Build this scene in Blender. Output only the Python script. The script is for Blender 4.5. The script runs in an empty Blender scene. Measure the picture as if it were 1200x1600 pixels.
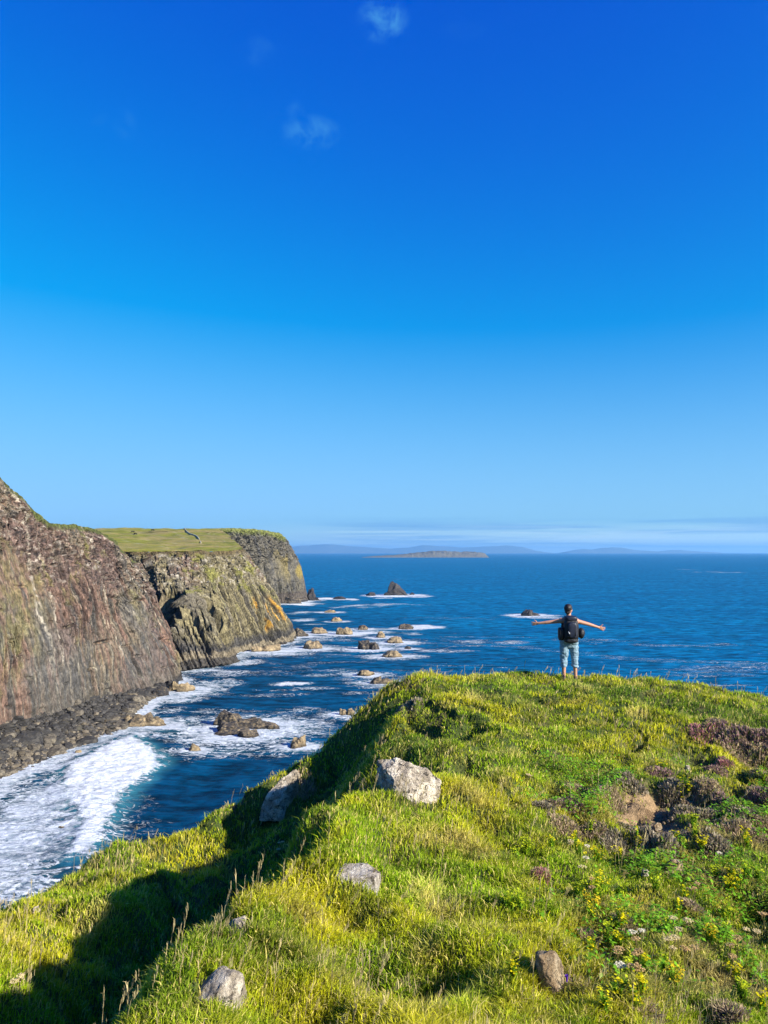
import bpy, bmesh, math, random
import numpy as np
from mathutils import Vector, Matrix

random.seed(7)
RNG = np.random.default_rng(11)
SC = bpy.context.scene
COL = SC.collection
D = bpy.data
R = math.radians

# ------------------------------------------------------------------ camera geometry
CAM_Z = 45.0
FPX = 1200.0
PITCH = math.atan(63.0 / FPX)
CP, SP = math.cos(PITCH), math.sin(PITCH)

def at(px, py, Y):
    """a point of the photograph, placed Y metres ahead of the viewer"""
    dx = (px - 600.0) / FPX
    dy = (800.0 - py) / FPX
    yy = CP - dy * SP
    zz = SP + dy * CP
    k = Y / yy
    return (dx * k, Y, CAM_Z + zz * k)

def on_sea(px, py):
    dx = (px - 600.0) / FPX
    dy = (800.0 - py) / FPX
    yy = CP - dy * SP
    zz = SP + dy * CP
    k = -CAM_Z / zz
    return (dx * k, yy * k, 0.0)

# sun: to the right, a little behind the viewer
SUN_EL = R(25.5)
SUN_AZ = R(120)            # clockwise from +Y (the view direction)
SUN_DIR = Vector((math.sin(SUN_AZ) * math.cos(SUN_EL), math.cos(SUN_AZ) * math.cos(SUN_EL), math.sin(SUN_EL)))

# ------------------------------------------------------------------ noise in numpy
_g = np.random.default_rng(5).normal(size=(256, 3)); _g /= np.linalg.norm(_g, axis=1)[:, None]

def _h(ix, iy, iz):
    h = (ix.astype(np.int64) * 374761393 + iy.astype(np.int64) * 668265263 + iz.astype(np.int64) * 2147483647) & 0xffffffff
    h = ((h ^ (h >> 13)) * 1274126177) & 0xffffffff
    h = (h ^ (h >> 16))
    return h

def hash01(i, seed=0):
    i = np.asarray(i)
    return (_h(i, np.full_like(i, seed * 17 + 3), np.full_like(i, 91)) % 10007) / 10007.0

def noise(x, y, z=None):
    x = np.asarray(x, float); y = np.asarray(y, float)
    z = np.zeros_like(x) if z is None else np.broadcast_to(np.asarray(z, float), x.shape)
    ix, iy, iz = np.floor(x), np.floor(y), np.floor(z)
    fx, fy, fz = x - ix, y - iy, z - iz
    u, v, w = [t * t * t * (t * (t * 6 - 15) + 10) for t in (fx, fy, fz)]
    out = 0
    for a in (0, 1):
        for b in (0, 1):
            for c in (0, 1):
                g = _g[_h(ix + a, iy + b, iz + c) & 255]
                d = g[..., 0] * (fx - a) + g[..., 1] * (fy - b) + g[..., 2] * (fz - c)
                out = out + d * (u if a else 1 - u) * (v if b else 1 - v) * (w if c else 1 - w)
    return out * 1.6

def fbm(x, y, z=None, octv=4, gain=0.5, lac=2.03):
    s, a, tot = 0.0, 1.0, 0.0
    z = np.zeros_like(np.asarray(x, float)) if z is None else z
    for k in range(octv):
        s = s + a * noise(x + 13.7 * k, y - 7.1 * k, z + 3.3 * k)
        tot += a
        a *= gain
        x, y, z = x * lac, y * lac, z * lac
    return s / tot

def smooth(a, b, x):
    t = np.clip((x - a) / (b - a), 0, 1)
    return t * t * (3 - 2 * t)

def lerp(a, b, t):
    return a + (b - a) * t

def mixc(c, col, f):
    """c (N,3) towards col by f (N,)"""
    return c + (np.asarray(col)[None, :] - c) * np.asarray(f)[:, None]

# ------------------------------------------------------------------ object helpers
def tag(o, label=None, cat=None, group=None, kind=None):
    if label: o['label'] = label
    if cat: o['category'] = cat
    if group: o['group'] = group
    if kind: o['kind'] = kind
    return o

def empty(name, loc=(0, 0, 0), rz=0.0):
    o = D.objects.new(name, None)
    o.empty_display_size = 0.2
    COL.objects.link(o)
    o.location = loc
    o.rotation_euler = (0, 0, rz)
    return o

def link(name, me, mat, parent=None):
    o = D.objects.new(name, me)
    COL.objects.link(o)
    if mat is not None and len(me.materials) == 0:
        me.materials.append(mat)
    if parent is not None:
        o.parent = parent
    return o

def copy_tree(o, parent=None):
    c = o.copy()
    COL.objects.link(c)
    if parent is not None:
        c.parent = parent
    for ch in [k for k in D.objects if k.parent == o]:
        copy_tree(ch, c)
    return c

def mesh_np(name, V, loops, starts, smooth_=True, col=None, attrs=None):
    me = D.meshes.new(name)
    V = np.ascontiguousarray(V, np.float32)
    me.vertices.add(len(V)); me.vertices.foreach_set('co', V.ravel())
    loops = np.ascontiguousarray(loops, np.int32); starts = np.ascontiguousarray(starts, np.int32)
    me.loops.add(len(loops)); me.loops.foreach_set('vertex_index', loops)
    me.polygons.add(len(starts)); me.polygons.foreach_set('loop_start', starts)
    me.update(calc_edges=True)
    me.polygons.foreach_set('use_smooth', np.full(len(starts), smooth_))
    if col is not None:
        a = me.attributes.new('Col', 'FLOAT_COLOR', 'POINT')
        c4 = np.ones((len(V), 4), np.float32); c4[:, :3] = col
        a.data.foreach_set('color', c4.ravel())
    for k, v in (attrs or {}).items():
        a = me.attributes.new(k, 'FLOAT', 'POINT')
        a.data.foreach_set('value', np.ascontiguousarray(v, np.float32))
    me.update()
    return me

def grid_faces(nr, nc, flip=False, keep=None):
    i = np.arange(nr - 1)[:, None] * nc + np.arange(nc - 1)[None, :]
    q = np.stack([i, i + 1, i + nc + 1, i + nc], -1).reshape(-1, 4)
    if flip: q = q[:, ::-1]
    if keep is not None: q = q[keep]
    return q.ravel(), np.arange(len(q)) * 4

def from_bm(name, bm, sm=True):
    me = D.meshes.new(name)
    bm.to_mesh(me); bm.free()
    for p in me.polygons: p.use_smooth = sm
    return me

# ------------------------------------------------------------------ node helpers
def new_mat(name):
    m = D.materials.new(name)
    m.use_nodes = True
    nt = m.node_tree
    nt.nodes.clear()
    out = nt.nodes.new('ShaderNodeOutputMaterial')
    return m, nt, out

def N(nt, typ, **kw):
    n = nt.nodes.new(typ)
    for k, v in kw.items():
        if k.startswith('i_'):
            n.inputs[k[2:].replace('_', ' ')].default_value = v
        else:
            setattr(n, k, v)
    return n

def L(nt, a, b):
    nt.links.new(a, b)

def math_node(nt, op, a, b=None, clamp=False):
    n = nt.nodes.new('ShaderNodeMath'); n.operation = op; n.use_clamp = clamp
    for i, v in enumerate((a, b)):
        if v is None: continue
        if isinstance(v, (int, float)): n.inputs[i].default_value = v
        else: nt.links.new(v, n.inputs[i])
    return n.outputs[0]

def mapr(nt, v, a, b, c=0.0, d=1.0, smoothstep=True):
    n = nt.nodes.new('ShaderNodeMapRange')
    n.interpolation_type = 'SMOOTHSTEP' if smoothstep else 'LINEAR'
    for i, x in zip(range(1, 5), (a, b, c, d)):
        if isinstance(x, (int, float)): n.inputs[i].default_value = x
        else: nt.links.new(x, n.inputs[i])
    nt.links.new(v, n.inputs[0])
    return n.outputs[0]

def mix_rgb(nt, f, a, b, mode='MIX'):
    n = nt.nodes.new('ShaderNodeMix'); n.data_type = 'RGBA'; n.blend_type = mode
    for sock, v in ((n.inputs[0], f), (n.inputs[6], a), (n.inputs[7], b)):
        if isinstance(v, (int, float)): sock.default_value = v
        elif isinstance(v, tuple): sock.default_value = (*v, 1.0) if len(v) == 3 else v
        else: nt.links.new(v, sock)
    return n.outputs[2]

def tex_noise(nt, vec, scale, detail=4, rough=0.55, dist=0.0):
    n = N(nt, 'ShaderNodeTexNoise')
    n.inputs['Scale'].default_value = scale
    n.inputs['Detail'].default_value = detail
    n.inputs['Roughness'].default_value = rough
    n.inputs['Distortion'].default_value = dist
    if vec is not None: nt.links.new(vec, n.inputs['Vector'])
    return n

def mapping(nt, vec, scale=(1, 1, 1), rot=(0, 0, 0)):
    n = N(nt, 'ShaderNodeMapping')
    n.inputs['Scale'].default_value = scale
    n.inputs['Rotation'].default_value = rot
    nt.links.new(vec, n.inputs['Vector'])
    return n.outputs[0]

def bump(nt, h, strength=0.5, dist=0.1, normal=None):
    n = N(nt, 'ShaderNodeBump')
    n.inputs['Strength'].default_value = strength
    n.inputs['Distance'].default_value = dist
    nt.links.new(h, n.inputs['Height'])
    if normal is not None: nt.links.new(normal, n.inputs['Normal'])
    return n.outputs[0]

def principled(nt, out, base=None, rough=0.8, spec=0.3, normal=None):
    p = N(nt, 'ShaderNodeBsdfPrincipled')
    p.inputs['Roughness'].default_value = rough
    p.inputs['Specular IOR Level'].default_value = spec
    if base is not None:
        if isinstance(base, tuple): p.inputs['Base Color'].default_value = (*base, 1)
        else: nt.links.new(base, p.inputs['Base Color'])
    if normal is not None: nt.links.new(normal, p.inputs['Normal'])
    nt.links.new(p.outputs[0], out.inputs['Surface'])
    return p

def geo_pos(nt):
    return N(nt, 'ShaderNodeNewGeometry').outputs['Position']

def obj_pos(nt):
    return N(nt, 'ShaderNodeTexCoord').outputs['Object']

def attr(nt, name):
    return N(nt, 'ShaderNodeAttribute', attribute_name=name)

def simple_mat(name, c, rough=0.7, spec=0.3, var=0.12, scale=30.0, bmp=0.0):
    m, nt, out = new_mat(name)
    p = obj_pos(nt)
    n = tex_noise(nt, p, scale, 4)
    dark = tuple(x * (1 - var) for x in c); lite = tuple(min(1, x * (1 + var)) for x in c)
    col = mix_rgb(nt, mapr(nt, n.outputs[0], 0.3, 0.7), dark, lite)
    nr = bump(nt, n.outputs[0], bmp, 0.01) if bmp else None
    principled(nt, out, col, rough, spec, nr)
    return m

# ------------------------------------------------------------------ materials
def make_cliff_mat():
    m, nt, out = new_mat('basalt_cliff')
    c = attr(nt, 'Col').outputs['Color']
    p = geo_pos(nt)
    n1 = tex_noise(nt, mapping(nt, p, (1.4, 1.4, 0.5)), 1.0, 7, 0.72)
    n2 = tex_noise(nt, p, 0.55, 6, 0.7)
    f = mapr(nt, n1.outputs[0], 0.34, 0.66, 0.48, 1.36)
    col = mix_rgb(nt, 1.0, c, f, 'MULTIPLY')
    f2 = mapr(nt, n2.outputs[0], 0.34, 0.66, 0.7, 1.3)
    col = mix_rgb(nt, 1.0, col, f2, 'MULTIPLY')
    h = math_node(nt, 'ADD', n1.outputs[0], n2.outputs[0])
    principled(nt, out, col, 0.9, 0.15, bump(nt, h, 0.8, 0.9))
    return m

def make_ground_mat():
    m, nt, out = new_mat('turf_ground')
    c = attr(nt, 'Col').outputs['Color']
    p = geo_pos(nt)
    n = tex_noise(nt, p, 9.0, 6, 0.7)
    n2 = tex_noise(nt, p, 45.0, 4, 0.6)
    col = mix_rgb(nt, 1.0, c, mapr(nt, n.outputs[0], 0.3, 0.7, 0.6, 1.4), 'MULTIPLY')
    col = mix_rgb(nt, 1.0, col, mapr(nt, n2.outputs[0], 0.3, 0.7, 0.75, 1.25), 'MULTIPLY')
    h = math_node(nt, 'ADD', n.outputs[0], math_node(nt, 'MULTIPLY', n2.outputs[0], 0.4))
    principled(nt, out, col, 0.95, 0.1, bump(nt, h, 0.9, 0.05))
    return m

def make_blade_mat(name, trans=0.35, rough=0.5):
    m, nt, out = new_mat(name)
    c = attr(nt, 'Col').outputs['Color']
    p = N(nt, 'ShaderNodeBsdfPrincipled')
    p.inputs['Roughness'].default_value = rough
    p.inputs['Specular IOR Level'].default_value = 0.06
    L(nt, c, p.inputs['Base Color'])
    t = N(nt, 'ShaderNodeBsdfTranslucent')
    L(nt, c, t.inputs['Color'])
    mx = N(nt, 'ShaderNodeMixShader')
    mx.inputs[0].default_value = trans
    L(nt, p.outputs[0], mx.inputs[1]); L(nt, t.outputs[0], mx.inputs[2])
    L(nt, mx.outputs[0], out.inputs['Surface'])
    return m

def make_boulder_mat(name, pale, mid, dark, scale=1.0, gloss=0.1):
    """weathered stone with blotches of pale and dark lichen"""
    m, nt, out = new_mat(name)
    p = obj_pos(nt)
    n1 = tex_noise(nt, p, 5.0 * scale, 8, 0.7, 0.4)
    n2 = tex_noise(nt, p, 14.0 * scale, 8, 0.72, 0.8)
    n3 = tex_noise(nt, p, 55.0 * scale, 5, 0.7)
    col = mix_rgb(nt, mapr(nt, n1.outputs[0], 0.42, 0.6), mid, pale)
    col = mix_rgb(nt, mapr(nt, n2.outputs[0], 0.53, 0.63), col, dark)
    col = mix_rgb(nt, 1.0, col, mapr(nt, n3.outputs[0], 0.25, 0.75, 0.6, 1.4), 'MULTIPLY')
    h = math_node(nt, 'ADD', n2.outputs[0], math_node(nt, 'MULTIPLY', n3.outputs[0], 0.35))
    principled(nt, out, col, 0.9, gloss, bump(nt, h, 0.9, 0.06 / scale))
    return m

def make_searock_mat():
    m, nt, out = new_mat('sea_rock_stone')
    p = geo_pos(nt)
    z = N(nt, 'ShaderNodeSeparateXYZ'); L(nt, p, z.inputs[0])
    n1 = tex_noise(nt, p, 0.35, 8, 0.7, 0.5)
    n2 = tex_noise(nt, mapping(nt, p, (1, 1, 2.4)), 1.1, 7, 0.75)
    oi = N(nt, 'ShaderNodeObjectInfo')
    c1 = mix_rgb(nt, mapr(nt, n1.outputs[0], 0.38, 0.62), (0.16, 0.12, 0.072), (0.40, 0.30, 0.165))
    # each rock has its own share of dark weathering
    dk = mapr(nt, math_node(nt, 'ADD', n2.outputs[0], math_node(nt, 'MULTIPLY', attr(nt, 'dark').outputs['Fac'], 0.4)), 0.5, 0.72)
    c1 = mix_rgb(nt, dk, c1, (0.035, 0.034, 0.036))
    wet = mapr(nt, math_node(nt, 'ADD', z.outputs[2], math_node(nt, 'MULTIPLY', n2.outputs[0], 1.2)), 0.75, 1.25, 0.45, 1.0)
    c1 = mix_rgb(nt, 1.0, c1, wet, 'MULTIPLY')
    h = math_node(nt, 'ADD', n1.outputs[0], n2.outputs[0])
    principled(nt, out, c1, 0.75, 0.25, bump(nt, h, 0.9, 0.8))
    return m

def make_sea_mat():
    m, nt, out = new_mat('sea_water')
    p = geo_pos(nt)
    foam = attr(nt, 'foam').outputs['Fac']
    aer = attr(nt, 'aerated').outputs['Fac']
    lace = attr(nt, 'lace').outputs['Fac']
    # waves as bump, from long chop to ripples
    w1 = tex_noise(nt, mapping(nt, p, (0.32, 0.75, 1), (0, 0, R(14))), 0.32, 4, 0.55)
    w2 = tex_noise(nt, mapping(nt, p, (0.45, 1, 1), (0, 0, R(-9))), 0.9, 6, 0.62)
    w3 = tex_noise(nt, mapping(nt, p, (0.012, 0.03, 1), (0, 0, R(-7))), 1.0, 5, 0.6)
    hh = math_node(nt, 'ADD', math_node(nt, 'MULTIPLY', w1.outputs[0], 1.6), math_node(nt, 'MULTIPLY', w2.outputs[0], 0.75))
    # foam: broken by two scales of noise, white where foam is strong
    f1 = tex_noise(nt, mapping(nt, p, (0.5, 0.85, 1), (0, 0, R(10))), 1.05, 8, 0.68, 0.8)
    f2 = tex_noise(nt, mapping(nt, p, (0.10, 0.22, 1), (0, 0, R(6))), 0.9, 6, 0.62, 0.6)
    lr = math_node(nt, 'ABSOLUTE', math_node(nt, 'SUBTRACT', tex_noise(nt, mapping(nt, p, (0.55, 0.9, 1)), 0.42, 6, 0.6, 1.1).outputs[0], 0.5))
    lacen = mapr(nt, lr, 0.0, 0.07, 0.28, -0.12)
    brk = math_node(nt, 'ADD', math_node(nt, 'MULTIPLY', f1.outputs[0], 0.62), math_node(nt, 'MULTIPLY', f2.outputs[0], 0.5))
    f4 = tex_noise(nt, mapping(nt, p, (0.014, 0.075, 1), (0, 0, R(-5))), 1.0, 6, 0.66, 0.7)
    brk = math_node(nt, 'ADD', brk, math_node(nt, 'MULTIPLY', math_node(nt, 'SUBTRACT', f4.outputs[0], 0.5), 0.75))
    brk = math_node(nt, 'ADD', brk, math_node(nt, 'MULTIPLY', lacen, lace))
    th = math_node(nt, 'SUBTRACT', 0.99, math_node(nt, 'MULTIPLY', foam, 0.72))
    mask = mapr(nt, math_node(nt, 'SUBTRACT', brk, th), -0.08, 0.20)
    mask = math_node(nt, 'MULTIPLY', mask, mapr(nt, foam, 0.01, 0.08))
    offsh = attr(nt, 'offshore').outputs['Fac']  # water colour runs from darker inshore to lighter offshore
    deep = mix_rgb(nt, mapr(nt, w3.outputs[0], 0.35, 0.65), mix_rgb(nt, offsh, (0.0005, 0.027, 0.066), (0.0002, 0.082, 0.190)), mix_rgb(nt, offsh, (0.0008, 0.043, 0.098), (0.0004, 0.112, 0.235)))
    chop = mapr(nt, hh, 0.85, 1.5, 0.45, 1.55)  # ripple light and dark painted into the water colour by wave height
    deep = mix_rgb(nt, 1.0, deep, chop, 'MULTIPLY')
    tur = mix_rgb(nt, math_node(nt, 'MULTIPLY', aer, mapr(nt, f2.outputs[0], 0.3, 0.6, 0.5, 1.0)), deep, (0.035, 0.16, 0.20))
    f3 = math_node(nt, 'ADD', mapr(nt, f1.outputs[0], 0.3, 0.7, 0.0, 0.8), mapr(nt, foam, 0.84, 1.04, 0.0, 0.38), True)
    white = mix_rgb(nt, f3, (0.40, 0.47, 0.53), (0.77, 0.79, 0.80))
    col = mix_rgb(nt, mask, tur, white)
    hb = math_node(nt, 'ADD', hh, math_node(nt, 'MULTIPLY', math_node(nt, 'MULTIPLY', mask, f1.outputs[0]), 1.5))
    nrm = bump(nt, hb, 0.85, 0.8)
    # rough open water: wave slopes keep the glancing reflection low
    df = N(nt, 'ShaderNodeBsdfDiffuse'); L(nt, col, df.inputs['Color']); L(nt, nrm, df.inputs['Normal'])
    gl = N(nt, 'ShaderNodeBsdfGlossy'); gl.inputs['Roughness'].default_value = 0.18; L(nt, nrm, gl.inputs['Normal'])
    fr = N(nt, 'ShaderNodeFresnel'); fr.inputs['IOR'].default_value = 1.33; L(nt, nrm, fr.inputs['Normal'])
    ff = math_node(nt, 'MULTIPLY', mapr(nt, fr.outputs[0], 0.0, 1.0, 0.015, 0.13), math_node(nt, 'SUBTRACT', 1.0, mask))
    mx = N(nt, 'ShaderNodeMixShader'); L(nt, ff, mx.inputs[0]); L(nt, df.outputs[0], mx.inputs[1]); L(nt, gl.outputs[0], mx.inputs[2])
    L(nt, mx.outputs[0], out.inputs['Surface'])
    return m

M = dict(
    cliff=make_cliff_mat(), ground=make_ground_mat(), grass=make_blade_mat('grass_blades', 0.38, 0.45),
    leaf=make_blade_mat('plant_leaves', 0.3, 0.5), straw=make_blade_mat('dry_stalks', 0.25, 0.6),
    boulder=make_boulder_mat('grey_lichen_stone', (0.58, 0.51, 0.40), (0.27, 0.225, 0.17), (0.04, 0.035, 0.03)),
    tan_stone=make_boulder_mat('tan_stone', (0.40, 0.32, 0.21), (0.26, 0.18, 0.10), (0.10, 0.07, 0.045)),
    beach_stone=make_boulder_mat('beach_stone', (0.17, 0.145, 0.105), (0.085, 0.073, 0.056), (0.02, 0.019, 0.018), 0.3),
    dark_beach_stone=make_boulder_mat('dark_beach_stone', (0.065, 0.06, 0.052), (0.035, 0.033, 0.031), (0.014, 0.014, 0.015), 0.3),
    searock=make_searock_mat(), sea=make_sea_mat(),
    skin=simple_mat('skin', (0.40, 0.20, 0.125), 0.55, 0.35, 0.08, 14),
    hair=simple_mat('dark_hair', (0.018, 0.012, 0.01), 0.5, 0.4, 0.3, 60, 0.5),
    denim=simple_mat('light_denim', (0.17, 0.255, 0.31), 0.85, 0.1, 0.16, 26, 0.35),
    vest=simple_mat('dark_vest', (0.02, 0.022, 0.03), 0.85, 0.1, 0.2, 40, 0.2),
    pack=simple_mat('black_nylon', (0.008, 0.009, 0.012), 0.55, 0.3, 0.35, 22, 0.4),
    pack_blue=simple_mat('navy_nylon', (0.010, 0.014, 0.028), 0.5, 0.3, 0.3, 22, 0.4),
    buckle=simple_mat('pale_plastic', (0.62, 0.62, 0.60), 0.4, 0.4, 0.05),
    shoe=simple_mat('brown_shoe', (0.10, 0.07, 0.05), 0.7, 0.2),
    eye=simple_mat('eye_white', (0.7, 0.7, 0.68), 0.2, 0.5, 0.02),
    cow=simple_mat('black_hide', (0.012, 0.011, 0.012), 0.7, 0.2, 0.3, 4),
    pale_boulder=make_boulder_mat('whitish_stone', (0.52, 0.49, 0.43), (0.36, 0.31, 0.25), (0.09, 0.07, 0.05), 0.7),
    wallstone=simple_mat('pale_wall_stone', (0.42, 0.37, 0.26), 0.9, 0.1, 0.35, 1.5),
)
# ------------------------------------------------------------------ headland ground (heightfield)
CTRL = [  # photo pixel, metres ahead
 (300,1600,4.7),(450,1600,4.9),(600,1600,5.0),(800,1600,5.1),(1000,1600,5.3),(1200,1600,5.5),
 (450,1480,6.0),(600,1480,6.2),(800,1480,6.3),(1000,1480,6.6),(1200,1480,6.9),
 (460,1380,7.3),(600,1380,7.5),(800,1380,7.8),(1000,1380,8.2),(1200,1380,8.5),
 (520,1290,8.9),(650,1290,9.1),(800,1290,9.5),(950,1290,10.1),(1060,1290,10.2),(1200,1290,10.3),
 (680,1220,11.0),(800,1210,11.6),(950,1210,12.2),(1080,1210,12.2),(1200,1210,12.4),
 (720,1140,13.8),(850,1140,14.2),(1000,1140,14.3),(1150,1140,14.2),
 (680,1090,15.8),(800,1085,16.3),(950,1085,16.3),(1100,1095,16.0),
 (625,1066,17.0),(700,1061,17.8),(800,1054,18.1),(890,1060,18.1),(1000,1062,18.0),(1100,1075,17.5),(1200,1092,17.0),
 (620,1120,15.2),(600,1180,13.0),
 # foot of the gully and the far spur
 (250,1445,10.3),(150,1510,8.6),(60,1575,7.2),(0,1610,6.7),(110,1490,8.6),(40,1520,7.8),(60,1455,9.3),(350,1370,13.1),(440,1285,14.6),(540,1205,15.7),
 (200,1390,10.9),(160,1425,9.9),(100,1462,9.6),(100,1430,9.9),(229,1338,13.4),(185,1318,13.3),(125,1366,12.2),(60,1414,11.4),(0,1434,11.0),
 (300,1300,14.2),(400,1240,15.2),(480,1190,15.9),(545,1140,16.4),(575,1108,16.7),(600,1088,16.9),
 (300,1290,15.6),(400,1240,16.6),(480,1190,17.2),(225,1332,14.8),(125,1362,13.6),(60,1410,12.8),(0,1432,12.4),
]
EDGE = [(600,1240,10.2),(530,1264,9.5),(478,1296,8.7),(425,1370,7.5),(345,1440,6.5),(280,1500,5.8),(190,1575,5.1)]
pts = [at(*c) for c in CTRL]
for e in EDGE:
    q = at(*e)
    pts.append(q)
    pts.append((q[0] - 0.42, q[1] + 0.28, q[2] - 1.05))
    pts.append((q[0] - 1.1, q[1] + 0.75, q[2] - 2.25))
pts += [(0, 0, 43.4), (-3, -1, 43.3), (3, 0, 43.5), (0, 3, 42.7), (-9, 8, 39.9), (-9, 4, 39.8), (-5.5, 3, 40.3), (-4, 0, 42.4),
        (11, 8, 41.4), (12, 14, 41.6), (12, 4, 41.9), (17, 10, 41.4), (0, 21, 41.8), (8, 21, 41.6), (-5, 18, 40.4), (-10, 14, 39.8),
        (-14, 0, 41), (0, -12, 45), (20, -5, 44), (-20, -12, 43)]
P = np.array(pts)
def _U(r2):
    return np.where(r2 > 1e-12, 0.5 * r2 * np.log(np.maximum(r2, 1e-12)), 0)
n = len(P)
A = np.zeros((n + 3, n + 3))
d2 = ((P[:, None, :2] - P[None, :, :2]) ** 2).sum(-1)
A[:n, :n] = _U(d2) + np.eye(n) * 0.004
A[:n, n] = 1; A[:n, n + 1:] = P[:, :2]; A[n, :n] = 1; A[n + 1:, :n] = P[:, :2].T
W = np.linalg.solve(A, np.concatenate([P[:, 2], np.zeros(3)]))
def tps(x, y):
    s = W[n] + W[n + 1] * x + W[n + 2] * y
    for k in range(n):
        s = s + W[k] * _U((x - P[k, 0]) ** 2 + (y - P[k, 1]) ** 2)
    return s

OUT = [(596,1086,17.1),(572,1108,16.9),(545,1136,16.6),(480,1186,16.1),(400,1236,15.4),(300,1293,14.2),(229,1334,13.35),(185,1314,13.4),(125,1362,12.2),(60,1410,11.4),(0,1430,11.0)]
poly = [at(*c)[:2] for c in OUT] + [(-9, 9.2), (-18, 4), (-36, -14), (-40, -60), (60, -60), (55, 0), (25, 13), (12.5, 16.4)]
poly += [at(*c)[:2] for c in [(1200,1091,17.1),(1100,1074,17.6),(1000,1062,18.15),(890,1059,18.35),(800,1053,18.3),(700,1052,18.0),(625,1056,17.2)]]
poly = np.array(poly)
def sdist(x, y, pg):
    """signed distance to a polygon in plan, positive outside"""
    best = np.full(np.shape(x), 1e9); inside = np.zeros(np.shape(x), bool)
    m = len(pg)
    for k in range(m):
        ax, ay = pg[k]; bx, by = pg[(k + 1) % m]
        ex, ey = bx - ax, by - ay
        t = np.clip(((x - ax) * ex + (y - ay) * ey) / (ex * ex + ey * ey + 1e-12), 0, 1)
        best = np.minimum(best, np.hypot(x - ax - t * ex, y - ay - t * ey))
        cr = ((ay > y) != (by > y)) & (x < (bx - ax) * (y - ay) / (by - ay + 1e-12) + ax)
        inside ^= cr
    return np.where(inside, -best, best)

gx = np.concatenate([np.linspace(-110, -15, 70)[:-1], np.arange(-15, 16, 0.07), np.linspace(16, 110, 70)])
gy = np.concatenate([np.linspace(-80, 1, 50)[:-1], np.arange(1, 23, 0.07), np.linspace(23, 110, 90)])
GX, GY = np.meshgrid(gx, gy)
SD = sdist(GX, GY, poly)
SDn = SD + 1.6 * fbm(GX * 0.3, GY * 0.3, None, 3) * smooth(0.5, 4, SD)
fall = np.where(SDn < 0, 0, np.where(SDn < 3, 0.55 * SDn ** 2, 4.95 + 3.3 * (SDn - 3)))
GZ = np.clip(tps(np.clip(GX, -24, 24), np.clip(GY, -14, 24)), 36, 47)
tuss = fbm(GX * 1.35, GY * 1.35, None, 3)
tuss2 = np.abs(fbm(GX * 0.75 + 40, GY * 0.75, None, 3))
near = smooth(30, 18, np.hypot(GX, GY - 8))
GZ = GZ + near * ((0.21 + 0.10 * smooth(-1.0, -3.0, GX)) * tuss - 0.22 * smooth(0.07, 0.0, tuss2) * smooth(-0.1, 0.3, fbm(GX * 0.3, GY * 0.3 + 9)))
GZ = GZ + near * 0.05 * fbm(GX * 4, GY * 4, None, 3)
GZ = np.maximum(GZ - fall + smooth(2, 9, SDn) * 3.0 * fbm(GX * 0.12, GY * 0.12, GZ * 0.1, 4), -3.0)

def ground_z(x, y):
    x = np.asarray(x, float); y = np.asarray(y, float)
    i = np.clip(np.searchsorted(gx, x) - 1, 0, len(gx) - 2); j = np.clip(np.searchsorted(gy, y) - 1, 0, len(gy) - 2)
    u = np.clip((x - gx[i]) / (gx[i + 1] - gx[i]), 0, 1); v = np.clip((y - gy[j]) / (gy[j + 1] - gy[j]), 0, 1)
    return (GZ[j, i] * (1 - u) + GZ[j, i + 1] * u) * (1 - v) + (GZ[j + 1, i] * (1 - u) + GZ[j + 1, i + 1] * u) * v
def grid_val(arr, x, y):
    i = np.clip(np.searchsorted(gx, x) - 1, 0, len(gx) - 2); j = np.clip(np.searchsorted(gy, y) - 1, 0, len(gy) - 2)
    return arr[j, i]
def hit(px, py):
    """first ground point seen through a pixel of the photograph: the place where a plant or stone of the photo stands"""
    Y = np.linspace(3.0, 24, 1400)
    a = np.array(at(px, py, 1.0)) - np.array([0, 0, CAM_Z])
    X, Z = a[0] * Y, CAM_Z + a[2] * Y
    g = ground_z(X, Y)
    k = np.nonzero(g >= Z)[0]
    k = k[0] if len(k) else len(Y) - 1
    return X[k], Y[k], float(g[k])

# soil scar and its lips, hollows between tussocks: placed on the ground seen there
SOIL = np.array([hit(*q)[:2] for q in [(978,1238),(1015,1228),(1048,1255),(1076,1296),(1082,1318),(1058,1326),(1034,1320),(1004,1306),(972,1295),(960,1255)]])
soil_d = sdist(GX, GY, SOIL)
soil_n = soil_d + 0.34 * fbm(GX * 2.2, GY * 2.2, None, 4)
SOILM = smooth(0.14, -0.10, soil_n)
GZ0 = GZ.copy()
DENTS = [(262,1408,.28,-.40),(330,1405,.28,-.35),(215,1455,.22,-.25),(500,1284,.7,-.10),(545,1402,.30,.30),(650,1535,.34,.32),(478,1592,.28,.3),(1062,1250,.22,.25),(1040,1236,.2,.25),(985,1330,.16,.2),(1010,1338,.14,.2),(1160,1245,.25,.4),
         (1105,1255,.22,.35),(1090,1180,.25,.35),(1180,1185,.35,.4),(700,1150,.45,.40),(650,1130,.45,.45),(600,1320,.22,.25),(735,1142,.3,.3),(455,1340,.28,.25),
         (930,1470,.18,.3),(575,1520,.22,.2),(870,1250,.2,.25),(990,1160,.25,.2),(690,1410,.25,.2),(760,1290,.25,.18),(1130,1420,.2,.3),(1190,1420,.25,.3)]
for (px, py, r, dep) in DENTS:
    q = hit(px, py)
    GZ = GZ - dep * np.exp(-((GX - q[0]) ** 2 + (GY - q[1]) ** 2 * 0.7) / (r * r))
GZ = GZ - SOILM * (0.09 + 0.24 * fbm(GX * 3.6, GY * 3.6, None, 5)) + 0.08 * smooth(0.35, 0.05, np.abs(soil_d - 0.15)) * (1 - SOILM)
slope = np.hypot(*np.gradient(GZ)[::-1]) if False else 0
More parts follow.
